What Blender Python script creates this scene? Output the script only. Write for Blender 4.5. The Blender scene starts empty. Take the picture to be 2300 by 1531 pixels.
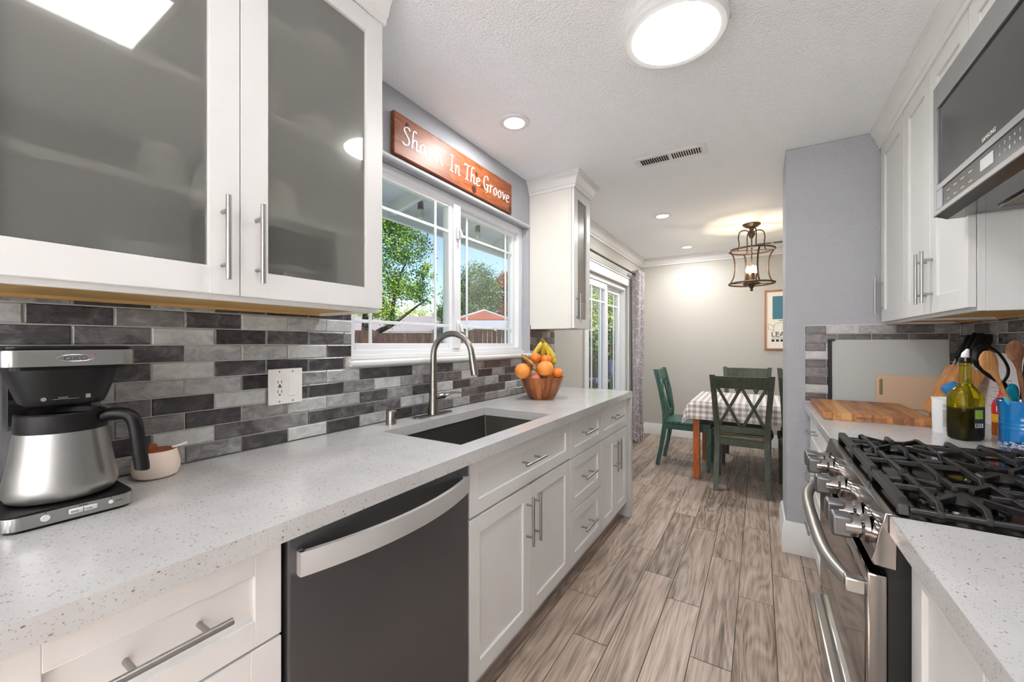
import bpy, bmesh, math, random
import numpy as np
from mathutils import Vector, Matrix
random.seed(7)
SC = bpy.context.scene
COL = SC.collection

# ------------------------------------------------------------------ camera, world, sun, exposure
cam = bpy.data.cameras.new('camera')
cam_ob = bpy.data.objects.new('camera', cam); COL.objects.link(cam_ob)
cam.sensor_width = 36.0
cam.lens = 36.0 * 900.0 / 2300.0
cam.shift_y = 5.5 / 2300.0
cam.clip_start = 0.02
cam_ob.location = (1.43, 0.0, 1.263)
cam_ob.rotation_euler = (math.pi / 2, 0, math.radians(31.66))
SC.camera = cam_ob
SC.view_settings.view_transform = 'Standard'
SC.view_settings.look = 'None'
SC.view_settings.gamma = 1.0
SC.view_settings.use_curve_mapping = False
SC.view_settings.exposure = 0.50
SC.cycles.diffuse_bounces = 10; SC.cycles.max_bounces = 16; SC.cycles.transparent_max_bounces = 12

world = bpy.data.worlds.new('sky'); SC.world = world
world.use_nodes = True
wn = world.node_tree; wn.nodes.clear()
sky = wn.nodes.new('ShaderNodeTexSky'); sky.sky_type = 'NISHITA'
sky.sun_disc = False; sky.sun_elevation = math.radians(50); sky.sun_rotation = math.radians(120)
sky.air_density = 1.0; sky.dust_density = 0.4; sky.ozone_density = 2.0
bg = wn.nodes.new('ShaderNodeBackground'); bg.inputs[1].default_value = 0.17
wo = wn.nodes.new('ShaderNodeOutputWorld')
wn.links.new(sky.outputs[0], bg.inputs[0]); wn.links.new(bg.outputs[0], wo.inputs[0])

sun = bpy.data.lights.new('sun', 'SUN'); sun.energy = 6.0; sun.angle = 0.01; sun.color = (1.0, 0.95, 0.86)
sun_ob = bpy.data.objects.new('sun', sun); COL.objects.link(sun_ob)
sun_ob.location = (6, -4, 12)
sun_ob.rotation_euler = Vector((-0.50, 0.42, -0.85)).to_track_quat('-Z', 'Y').to_euler()

PANEL_E, ROUND_E, CAN_W, BACK_FILL_W = 7.0, 31.0, 11.0, 47.0     # lamp strengths, the last for added fill lamps behind the camera

# ------------------------------------------------------------------ materials
def s2l(v):
    v /= 255.0
    return v / 12.92 if v <= 0.04045 else ((v + 0.055) / 1.055) ** 2.4
def rgb(r, g, b): return (s2l(r), s2l(g), s2l(b), 1.0)

class NT:
    def __init__(s, name):
        s.m = bpy.data.materials.new(name); s.m.use_nodes = True
        s.t = s.m.node_tree; s.b = s.t.nodes['Principled BSDF']; s.o = s.t.nodes['Material Output']
    def n(s, typ, **kw):
        nd = s.t.nodes.new(typ)
        for k, v in kw.items(): setattr(nd, k, v)
        return nd
    def l(s, a, b): s.t.links.new(a, b)
    def coord(s, scale=(1, 1, 1), rot=(0, 0, 0), kind='Object'):
        tc = s.n('ShaderNodeTexCoord'); mp = s.n('ShaderNodeMapping')
        mp.inputs['Scale'].default_value = scale; mp.inputs['Rotation'].default_value = rot
        s.l(tc.outputs[kind], mp.inputs[0]); return mp.outputs[0]
    def noise(s, vec, scale, detail=3, rough=0.5, dist=0.0):
        nz = s.n('ShaderNodeTexNoise'); nz.inputs['Scale'].default_value = scale
        nz.inputs['Detail'].default_value = detail; nz.inputs['Roughness'].default_value = rough
        nz.inputs['Distortion'].default_value = dist
        if vec is not None: s.l(vec, nz.inputs['Vector'])
        return nz.outputs['Fac']
    def ramp(s, fac, stops, interp='LINEAR'):
        r = s.n('ShaderNodeValToRGB'); r.color_ramp.interpolation = interp
        while len(r.color_ramp.elements) < len(stops): r.color_ramp.elements.new(0.5)
        for e, (p, c) in zip(r.color_ramp.elements, stops):
            e.position = p; e.color = c if len(c) == 4 else (*c, 1)
        s.l(fac, r.inputs[0]); return r.outputs[0]
    def mix(s, fac, a, b, mode='MIX'):
        m = s.n('ShaderNodeMix', data_type='RGBA', blend_type=mode)
        for sock, v in ((m.inputs[0], fac), (m.inputs[6], a), (m.inputs[7], b)):
            if hasattr(v, 'links') or hasattr(v, 'node'): s.l(v, sock)
            else: sock.default_value = v
        return m.outputs[2]
    def math(s, op, a, b=0.0):
        m = s.n('ShaderNodeMath', operation=op)
        for i, v in enumerate((a, b)):
            if hasattr(v, 'node'): s.l(v, m.inputs[i])
            else: m.inputs[i].default_value = v
        return m.outputs[0]
    def bump(s, h, strength=0.2, dist=0.005):
        bp = s.n('ShaderNodeBump'); bp.inputs['Strength'].default_value = strength
        bp.inputs['Distance'].default_value = dist
        s.l(h, bp.inputs['Height']); s.l(bp.outputs[0], s.b.inputs['Normal'])
    def base(s, v):
        if hasattr(v, 'node'): s.l(v, s.b.inputs['Base Color'])
        else: s.b.inputs['Base Color'].default_value = v
    def set(s, rough=None, metal=None, **kw):
        if rough is not None: s.b.inputs['Roughness'].default_value = rough
        if metal is not None: s.b.inputs['Metallic'].default_value = metal
        for k, v in kw.items(): s.b.inputs[k.replace('_', ' ')].default_value = v

def plain(name, col, rough=0.4, metal=0.0, var=0.04, nscale=14.0, bump=0.0, bscale=200.0, bdist=0.002, **kw):
    t = NT(name); t.set(rough, metal, **kw)
    v = t.coord()
    f = t.noise(v, nscale, 2)
    c2 = tuple(max(0, x * (1 - var)) for x in col[:3]) + (1,)
    t.base(t.mix(f, c2, col))
    if bump: t.bump(t.noise(v, bscale, 2), bump, bdist)
    return t.m

M = {}
M['white'] = plain('white_cabinet_paint', rgb(223, 223, 222), 0.38, var=0.02)
M['cream_side'] = plain('cream_cabinet_side', rgb(224, 220, 213), 0.4, var=0.02)
M['trim'] = plain('white_trim_paint', rgb(230, 230, 230), 0.4, var=0.02)
M['vinyl'] = plain('white_window_vinyl', rgb(234, 235, 238), 0.35, var=0.02)
M['blue_wall'] = plain('blue_grey_wall_paint', rgb(170, 172, 177), 0.75, var=0.03, bump=0.42, bscale=125, bdist=0.010)
M['warm_wall'] = plain('warm_grey_wall_paint', rgb(192, 189, 182), 0.75, var=0.03, bump=0.25, bscale=140, bdist=0.008)
M['back_bounce_cut'] = plain('grey_bounce_cut', rgb(110, 110, 110), 0.5, var=0.2)  # dark lower back wall, added to cut bounce on the lower cabinets
M['bounce_wall'] = plain('white_bounce_wall_paint', rgb(250, 250, 250), 0.8, var=0.01)  # unseen wall, whitened to bounce lamp light into the room
M['ceiling'] = plain('textured_ceiling_paint', rgb(245, 248, 252), 0.8, var=0.01, bump=0.6, bscale=120, bdist=0.010)
M['ceiling2'] = plain('smooth_ceiling_paint', rgb(245, 248, 252), 0.8, var=0.01, bump=0.35, bscale=130, bdist=0.007)
M['steel'] = plain('brushed_steel', rgb(168, 167, 164), 0.34, 0.95, var=0.08, nscale=30)
M['chrome'] = plain('polished_steel', rgb(158, 153, 150), 0.12, 1.0, var=0.06)
M['nickel'] = plain('brushed_nickel', rgb(150, 145, 138), 0.3, 1.0, var=0.08)
M['dark_steel'] = plain('black_stainless', rgb(104, 104, 106), 0.36, 0.75, var=0.06, nscale=5)
M['pale_steel'] = plain('pale_brushed_steel', rgb(206, 206, 206), 0.45, 0.55, var=0.05)
M['mw_steel'] = plain('grey_stainless', rgb(136, 136, 137), 0.4, 0.6, var=0.05)
M['recess_paint'] = plain('pale_grey_paint', rgb(200, 201, 205), 0.6, var=0.02)
M['mid_steel'] = plain('satin_grey_steel', rgb(150, 149, 149), 0.45, 0.6, var=0.06)
M['sink_steel'] = plain('sink_steel', rgb(112, 110, 104), 0.4, 0.85, var=0.1, nscale=60)
M['mw_glass'] = plain('dark_oven_glass', rgb(34, 34, 38), 0.16, 0.0, var=0.1, Specular_IOR_Level=0.7)
M['range_glass'] = plain('range_door_glass', rgb(26, 24, 24), 0.05, 0.0, var=0.1, Specular_IOR_Level=1.0)
M['enamel'] = plain('black_enamel', rgb(10, 9, 9), 0.12, 0.0, var=0.1, Specular_IOR_Level=0.5)
M['iron'] = plain('cast_iron', rgb(22, 21, 20), 0.42, 0.0, var=0.25, nscale=80, bump=0.25, bscale=500, bdist=0.001)
M['black'] = plain('black_plastic', rgb(13, 12, 12), 0.42, var=0.1, Specular_IOR_Level=0.25)
M['black_gloss'] = plain('glossy_black_plastic', rgb(24, 23, 23), 0.15, var=0.1)
M['rubber'] = plain('dark_gap', rgb(14, 13, 13), 0.7)
M['raw_wood'] = plain('raw_plywood_edge', rgb(205, 165, 100), 0.55, var=0.25, nscale=25)
M['white_plastic'] = plain('white_plastic', rgb(244, 243, 240), 0.3, var=0.02)
M['grey_mark'] = plain('grey_marking', rgb(120, 118, 116), 0.5)
M['light_mark'] = plain('pale_marking', rgb(215, 214, 212), 0.5)
M['bronze'] = plain('dark_bronze', rgb(88, 68, 52), 0.5, 0.55, var=0.4, nscale=60)
M['rod'] = plain('black_rod_metal', rgb(40, 36, 34), 0.4, 0.6)
M['blue_enamel'] = plain('blue_stoneware', rgb(28, 122, 190), 0.12, var=0.25, nscale=9, Coat_Weight=0.6)
M['teal'] = plain('teal_silicone', rgb(0, 120, 150), 0.5)
M['aqua'] = plain('aqua_silicone', rgb(70, 175, 205), 0.45)
M['red_plastic'] = plain('red_plastic', rgb(200, 25, 35), 0.35)
M['yellow_label'] = plain('yellow_label', rgb(225, 170, 30), 0.5)
M['salsa'] = plain('orange_sauce', rgb(190, 95, 30), 0.2, var=0.4, nscale=60)
M['cream'] = plain('cream_ceramic', rgb(236, 218, 202), 0.35, var=0.05)
M['teak_lid'] = plain('reddish_wood_lid', rgb(150, 75, 35), 0.45, var=0.4, nscale=40)
M['tan_board'] = plain('tan_fibre_board', rgb(206, 176, 148), 0.6, var=0.1, nscale=120)
M['hole'] = plain('board_slot', rgb(120, 110, 85), 0.7)
M['panel_grey'] = plain('grey_sheet', rgb(178, 181, 178), 0.35, var=0.04)
M['paper'] = plain('white_paper', rgb(238, 238, 240), 0.6, var=0.03)
M['ink'] = plain('dark_ink', rgb(30, 30, 32), 0.6)
M['green_ink'] = plain('green_print', rgb(150, 190, 50), 0.5, var=0.6, nscale=600)
M['grapefruit'] = plain('grapefruit_peel', rgb(244, 152, 66), 0.45, var=0.22, nscale=12, bump=0.2, bscale=500, bdist=0.001)
M['orange'] = plain('mandarin_peel', rgb(240, 128, 34), 0.42, var=0.2, nscale=20, bump=0.25, bscale=500, bdist=0.001)
M['peach'] = plain('peach_skin', rgb(240, 150, 120), 0.5, var=0.4, nscale=25)
M['stem'] = plain('banana_stem', rgb(110, 95, 45), 0.6)
M['art_teal'] = plain('teal_print', rgb(62, 120, 138), 0.6)
M['art_cream'] = plain('cream_print_paper', rgb(240, 232, 218), 0.6)
M['oak_frame'] = plain('copper_wood_frame', rgb(178, 112, 78), 0.4, var=0.25, nscale=30)
M['fence_metal'] = plain('patio_metal', rgb(60, 62, 64), 0.4, 0.5)
M['cushion'] = plain('patio_cushion', rgb(70, 80, 105), 0.8)
M['bark'] = plain('tree_bark', rgb(78, 66, 56), 0.9, var=0.4, nscale=8)
M['grass'] = plain('lawn_grass', rgb(120, 150, 60), 0.9, var=0.4, nscale=3)
M['patio'] = plain('patio_concrete', rgb(236, 233, 226), 0.8, var=0.06)
M['eave'] = plain('painted_eave_boards', rgb(236, 237, 240), 0.7, var=0.04)
M['roof'] = plain('pale_roof_shingle', rgb(140, 133, 136), 0.8, var=0.2, nscale=3)
M['canvas'] = plain('white_canvas', rgb(175, 180, 192), 0.8, var=0.2, nscale=2)
M['rust'] = plain('rust_canvas', rgb(150, 80, 55), 0.8, var=0.2)
M['clear_bulb'] = plain('pale_bulb_glass', rgb(228, 226, 218), 0.15, var=0.1)
M['dish'] = plain('pale_crockery', rgb(225, 215, 190), 0.4, var=0.1)
M['dish2'] = plain('white_crockery', rgb(235, 235, 230), 0.35, var=0.05)
M['inside'] = plain('cabinet_lining', rgb(150, 147, 138), 0.6, var=0.05)
M['filter'] = plain('metal_mesh_filter', rgb(150, 140, 120), 0.5, 0.8, var=0.7, nscale=260)
M['scissor'] = plain('knife_metal', rgb(190, 188, 185), 0.2, 1.0)
M['canister'] = plain('white_card_canister', rgb(238, 238, 238), 0.5, var=0.04)

def emit(name, col, strength):
    t = NT(name); t.t.nodes.remove(t.b)
    e = t.n('ShaderNodeEmission'); e.inputs[0].default_value = col; e.inputs[1].default_value = strength
    t.l(e.outputs[0], t.o.inputs[0]); return t.m
M['lamp_round'] = emit('round_lamp_diffuser', (1.0, 0.985, 0.965, 1), ROUND_E)
M['lamp_panel'] = emit('panel_lamp_diffuser', (1.0, 0.99, 0.975, 1), PANEL_E)
M['lamp_can'] = emit('recessed_lamp_diffuser', (1.0, 0.98, 0.95, 1), 5.0)
M['flame'] = emit('warm_candle_bulb', (1.0, 0.72, 0.38, 1), 22.0)
M['display'] = plain('lcd_display', rgb(175, 176, 180), 0.2)

def quartz():
    t = NT('white_speckled_quartz'); t.set(0.16, 0, Specular_IOR_Level=0.5)
    v = t.coord()
    base = t.ramp(t.noise(v, 9, 3), [(0.3, rgb(184, 184, 184)), (0.7, rgb(194, 194, 194))])
    def flecks(scale, thr, keep, vec):
        vo = t.n('ShaderNodeTexVoronoi'); vo.inputs['Scale'].default_value = scale
        t.l(vec, vo.inputs['Vector'])
        near = t.math('LESS_THAN', vo.outputs['Distance'], thr)
        sep = t.n('ShaderNodeSeparateColor'); t.l(vo.outputs['Color'], sep.inputs[0])
        k = t.math('GREATER_THAN', sep.outputs[0], keep)
        return t.math('MULTIPLY', near, k), sep.outputs[1]
    v2 = t.coord((1.0, 0.62, 1.0), (0, 0, 0.5))
    wob = t.noise(v, 60, 2)
    a, ca = flecks(300, 0.27, 0.60, v2)
    b, cb = flecks(125, 0.19, 0.74, v2)
    c, cc = flecks(190, 0.24, 0.72, t.coord((0.7, 1.0, 1.0), (0, 0, -0.4)))
    col = t.mix(t.math('MULTIPLY', a, 0.75), base, rgb(160, 152, 148))
    col = t.mix(t.math('MULTIPLY', b, 0.85), col, t.mix(cb, rgb(85, 78, 76), rgb(155, 140, 132)))
    col = t.mix(t.math('MULTIPLY', c, 0.8), col, t.mix(cc, rgb(110, 105, 104), rgb(180, 172, 168)))
    t.base(col); return t.m
M['quartz'] = quartz()

def attr_fac(t, name):
    a = t.n('ShaderNodeAttribute'); a.attribute_name = name; return a
def tile_mat():
    t = NT('glazed_grey_tile'); t.set(0.26, 0, Specular_IOR_Level=0.45)
    a = attr_fac(t, 'tone'); sh = t.n('ShaderNodeSeparateColor'); t.l(a.outputs['Color'], sh.inputs[0])
    v = t.coord((1, 1, 1.6))
    add = t.n('ShaderNodeVectorMath', operation='ADD'); t.l(v, add.inputs[0])
    cm = t.n('ShaderNodeCombineXYZ'); t.l(t.math('MULTIPLY', sh.outputs[1], 7.0), cm.inputs[0]); t.l(cm.outputs[0], add.inputs[1])
    cloud = t.noise(add.outputs[0], 19, 6, 0.7, 0.9)
    tone = t.math('ADD', sh.outputs[0], t.math('MULTIPLY', t.math('SUBTRACT', cloud, 0.5), 0.85))
    col = t.ramp(tone, [(0.0, rgb(34, 32, 34)), (0.25, rgb(74, 70, 72)), (0.5, rgb(124, 122, 122)), (0.75, rgb(172, 174, 174)), (1.0, rgb(206, 208, 206))])
    col = t.mix(t.math('MULTIPLY', sh.outputs[2], 0.55), col, rgb(110, 82, 70))
    t.base(col); t.bump(t.noise(v, 30, 2), 0.08, 0.003); return t.m
M['tile'] = tile_mat()
M['grout'] = plain('pale_grout', rgb(196, 192, 186), 0.85)

def floor_mat():
    t = NT('wood_look_plank_tile'); t.set(0.42, 0, Specular_IOR_Level=0.4)
    a = attr_fac(t, 'tone'); sh = t.n('ShaderNodeSeparateColor'); t.l(a.outputs['Color'], sh.inputs[0])
    cm = t.n('ShaderNodeCombineXYZ')
    t.l(t.math('MULTIPLY', sh.outputs[0], 31.0), cm.inputs[0]); t.l(t.math('MULTIPLY', sh.outputs[1], 17.0), cm.inputs[1]); t.l(t.math('MULTIPLY', sh.outputs[2], 9.0), cm.inputs[2])
    def vec(sc):
        v = t.coord(sc); add = t.n('ShaderNodeVectorMath', operation='ADD'); t.l(v, add.inputs[0]); t.l(cm.outputs[0], add.inputs[1]); return add.outputs[0]
    big = t.noise(vec((7.0, 0.8, 1)), 1.0, 2, 0.5, 0.5)
    rings = t.math('FRACT', t.math('MULTIPLY', big, 15.0))
    rings = t.math('ABSOLUTE', t.math('SUBTRACT', rings, 0.5))
    fine = t.noise(vec((150, 5, 1)), 1.0, 4, 0.65, 0.4)
    mid = t.noise(vec((30, 1.6, 1)), 1.0, 4, 0.6, 0.6)
    g = t.math('ADD', t.math('MULTIPLY', rings, 0.26), t.math('ADD', t.math('MULTIPLY', fine, 0.5), t.math('MULTIPLY', mid, 0.58)))
    g = t.math('ADD', g, t.math('MULTIPLY', t.math('SUBTRACT', sh.outputs[0], 0.5), 0.14))
    col = t.ramp(g, [(0.38, rgb(78, 65, 56)), (0.50, rgb(126, 110, 98)), (0.62, rgb(158, 141, 128)), (0.80, rgb(184, 168, 155))])
    t.base(col); t.bump(g, 0.12, 0.002); return t.m
M['plank'] = floor_mat()
M['floor_grout'] = plain('dark_floor_grout', rgb(84, 72, 62), 0.85)

def wood(name, cols, scale=(3, 60, 60), rough=0.4, dist=1.2, attr=False):
    t = NT(name); t.set(rough, 0)
    v = t.coord(scale)
    if attr:
        a = attr_fac(t, 'tone'); add = t.n('ShaderNodeVectorMath', operation='ADD'); sc = t.n('ShaderNodeVectorMath', operation='SCALE')
        sc.inputs['Scale'].default_value = 25.0
        t.l(a.outputs['Color'], sc.inputs[0]); t.l(v, add.inputs[0]); t.l(sc.outputs[0], add.inputs[1]); v = add.outputs[0]
    f = t.noise(v, 1.0, 4, 0.6, dist)
    if attr:
        sh = t.n('ShaderNodeSeparateColor'); t.l(a.outputs['Color'], sh.inputs[0])
        f = t.math('ADD', t.math('MULTIPLY', f, 0.7), t.math('MULTIPLY', sh.outputs[0], 0.32))
    t.base(t.ramp(f, [(0.28, cols[0]), (0.5, cols[1]), (0.72, cols[2])])); return t.m
M['sign_wood'] = wood('stained_pine_sign', (rgb(82, 38, 16), rgb(134, 72, 38), rgb(162, 96, 56)), (14, 3, 22), 0.45, 2.0)
M['sign_wood'].node_tree.nodes['Principled BSDF'].inputs['Specular IOR Level'].default_value = 0.4
M['knot'] = plain('pine_knot', rgb(72, 30, 14), 0.4, var=0.4, nscale=60)
M['block_wood'] = wood('butcher_block', (rgb(112, 64, 28), rgb(165, 108, 58), rgb(200, 148, 92)), (22, 4, 22), 0.4, 1.0, attr=True)
M['bowl_wood'] = wood('acacia_staves', (rgb(58, 27, 10), rgb(128, 68, 30), rgb(178, 112, 58)), (30, 30, 5), 0.3, 0.6, attr=True)
M['spoon_wood'] = wood('beech_spoon', (rgb(150, 98, 52), rgb(190, 136, 82), rgb(206, 158, 108)), (90, 90, 8), 0.5)
M['spoon_dark'] = wood('worn_spoon_wood', (rgb(92, 58, 38), rgb(128, 86, 58), rgb(170, 125, 88)), (40, 40, 10), 0.55)
M['knife_wood'] = wood('knife_block_wood', (rgb(150, 92, 44), rgb(190, 130, 72), rgb(208, 156, 100)), (60, 60, 6), 0.4)
M['table_wood'] = wood('orange_table_wood', (rgb(140, 66, 22), rgb(178, 92, 36), rgb(196, 112, 52)), (50, 50, 5), 0.35)
M['chair_green'] = wood('distressed_dark_green_paint', (rgb(34, 40, 30), rgb(54, 62, 46), rgb(70, 77, 58)), (40, 40, 8), 0.4)
M['chair_teal'] = wood('distressed_teal_paint', (rgb(28, 58, 50), rgb(46, 84, 73), rgb(74, 112, 98)), (40, 40, 8), 0.4)
M['seat_wood'] = wood('worn_seat_edge', (rgb(62, 58, 44), rgb(88, 84, 64), rgb(110, 104, 80)), (40, 8, 40), 0.4)
M['fence'] = wood('weathered_fence', (rgb(38, 26, 25), rgb(66, 46, 42), rgb(98, 72, 62)), (9, 9, 1.2), 0.85)

def banana_mat(name, a, b, c):
    t = NT(name); t.set(0.45)
    f = t.noise(t.coord(), 38, 4, 0.7)
    t.base(t.ramp(f, [(0.36, a), (0.46, b), (0.75, c)])); return t.m
M['banana'] = banana_mat('banana_peel', rgb(130, 110, 40), rgb(222, 190, 60), rgb(190, 190, 70))
M['old_banana'] = banana_mat('overripe_banana_peel', rgb(36, 20, 10), rgb(120, 70, 24), rgb(226, 180, 70))

def clear_glass(name, tint=(1, 1, 1, 1), refl=0.06):
    t = NT(name); t.t.nodes.remove(t.b)
    tr = t.n('ShaderNodeBsdfTransparent'); tr.inputs[0].default_value = tint
    gl = t.n('ShaderNodeBsdfGlossy'); gl.inputs['Roughness'].default_value = 0.02
    fr = t.n('ShaderNodeFresnel'); fr.inputs[0].default_value = 1.35
    mx = t.n('ShaderNodeMixShader')
    t.l(t.math('MULTIPLY', fr.outputs[0], 0.22), mx.inputs[0]); t.l(tr.outputs[0], mx.inputs[1]); t.l(gl.outputs[0], mx.inputs[2])
    t.l(mx.outputs[0], t.o.inputs[0]); return t.m
M['glass'] = clear_glass('window_pane_glass', (1, 1, 1, 1))
def frosted():
    t = NT('frosted_cabinet_glass')
    t.set(0.32, 0, Transmission_Weight=0.85, Coat_Weight=1.0, Coat_Roughness=0.015, Coat_IOR=1.9, IOR=1.12)
    t.base(rgb(190, 190, 184)); return t.m
M['frosted'] = frosted()
def olive_glass():
    t = NT('olive_oil_glass'); t.set(0.04, 0, Transmission_Weight=0.85, IOR=1.3)
    v = t.coord(); sep = t.n('ShaderNodeSeparateXYZ'); t.l(v, sep.inputs[0])
    t.base(t.ramp(sep.outputs[2], [(0.0, rgb(70, 58, 12)), (0.11, rgb(92, 80, 16)), (0.125, rgb(190, 172, 20)), (0.3, rgb(170, 160, 40))])); return t.m
M['olive'] = olive_glass()
M['oil'] = plain('dark_olive_oil', rgb(50, 42, 12), 0.1, var=0.3)
def cloth_mat():
    t = NT('gingham_cloth'); t.set(0.85)
    uv = t.n('ShaderNodeUVMap'); sep = t.n('ShaderNodeSeparateXYZ'); t.l(uv.outputs[0], sep.inputs[0])
    def stripe(o): return t.math('GREATER_THAN', t.math('FRACT', t.math('MULTIPLY', o, 1 / 0.052)), 0.5)
    sx, sy = stripe(sep.outputs[0]), stripe(sep.outputs[1])
    f = t.math('MULTIPLY', t.math('ADD', sx, sy), 0.5)
    c = t.ramp(f, [(0.0, rgb(236, 229, 224)), (0.5, rgb(196, 188, 184)), (1.0, rgb(150, 143, 141))])  # pinkish, low-contrast tones carry the glare on the tabletop
    t.base(c); t.bump(t.noise(t.coord(), 300, 2), 0.1, 0.001); return t.m
M['gingham'] = cloth_mat()
def curtain_mat():
    t = NT('leaf_print_curtain'); t.set(0.85)
    v = t.coord((1, 1, 0.7))
    vo = t.n('ShaderNodeTexVoronoi', feature='DISTANCE_TO_EDGE'); vo.inputs['Scale'].default_value = 14; t.l(v, vo.inputs['Vector'])
    line = t.math('LESS_THAN', vo.outputs['Distance'], 0.022)
    band = t.noise(t.coord((3, 14, 0.3)), 1, 2)
    base = t.ramp(band, [(0.42, rgb(104, 74, 58)), (0.52, rgb(128, 114, 118)), (0.66, rgb(168, 160, 164))])
    sp = t.noise(v, 130, 3, 0.7)
    base = t.mix(t.math('MULTIPLY', t.math('GREATER_THAN', sp, 0.52), 0.35), base, rgb(225, 220, 222))
    t.base(t.mix(t.math('MULTIPLY', line, 0.8), base, rgb(228, 224, 224))); return t.m
M['curtain'] = curtain_mat()
def leaf_mat(name, cols):
    t = NT(name); t.set(0.6)
    f = t.noise(t.coord(), 0.9, 4, 0.7)
    g = t.n('ShaderNodeObjectInfo')
    t.base(t.ramp(f, [(0.3, cols[0]), (0.5, cols[1]), (0.7, cols[2])]))
    t.set(Subsurface_Weight=0.0); t.b.inputs['Transmission Weight'].default_value = 0.0
    return t.m
M['leaf'] = leaf_mat('green_leaves', (rgb(40, 74, 34), rgb(98, 138, 46), rgb(196, 206, 96)))  # pale yellow end puts sunlit leaf highlights into the colour
M['leaf_b'] = leaf_mat('deep_green_leaves', (rgb(40, 72, 36), rgb(76, 112, 52), rgb(126, 152, 76)))
M['leaf_y'] = leaf_mat('pale_green_leaves', (rgb(120, 140, 60), rgb(168, 184, 92), rgb(205, 210, 140)))
M['leaf_r'] = leaf_mat('russet_leaves', (rgb(96, 56, 36), rgb(146, 92, 58), rgb(190, 128, 84)))
def floral():
    t = NT('blue_floral_ceramic'); t.set(0.15)
    f = t.noise(t.coord(), 90, 3, 0.6)
    t.base(t.ramp(f, [(0.46, rgb(50, 62, 90)), (0.54, rgb(200, 210, 225))])); return t.m
M['floral'] = floral()

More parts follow.
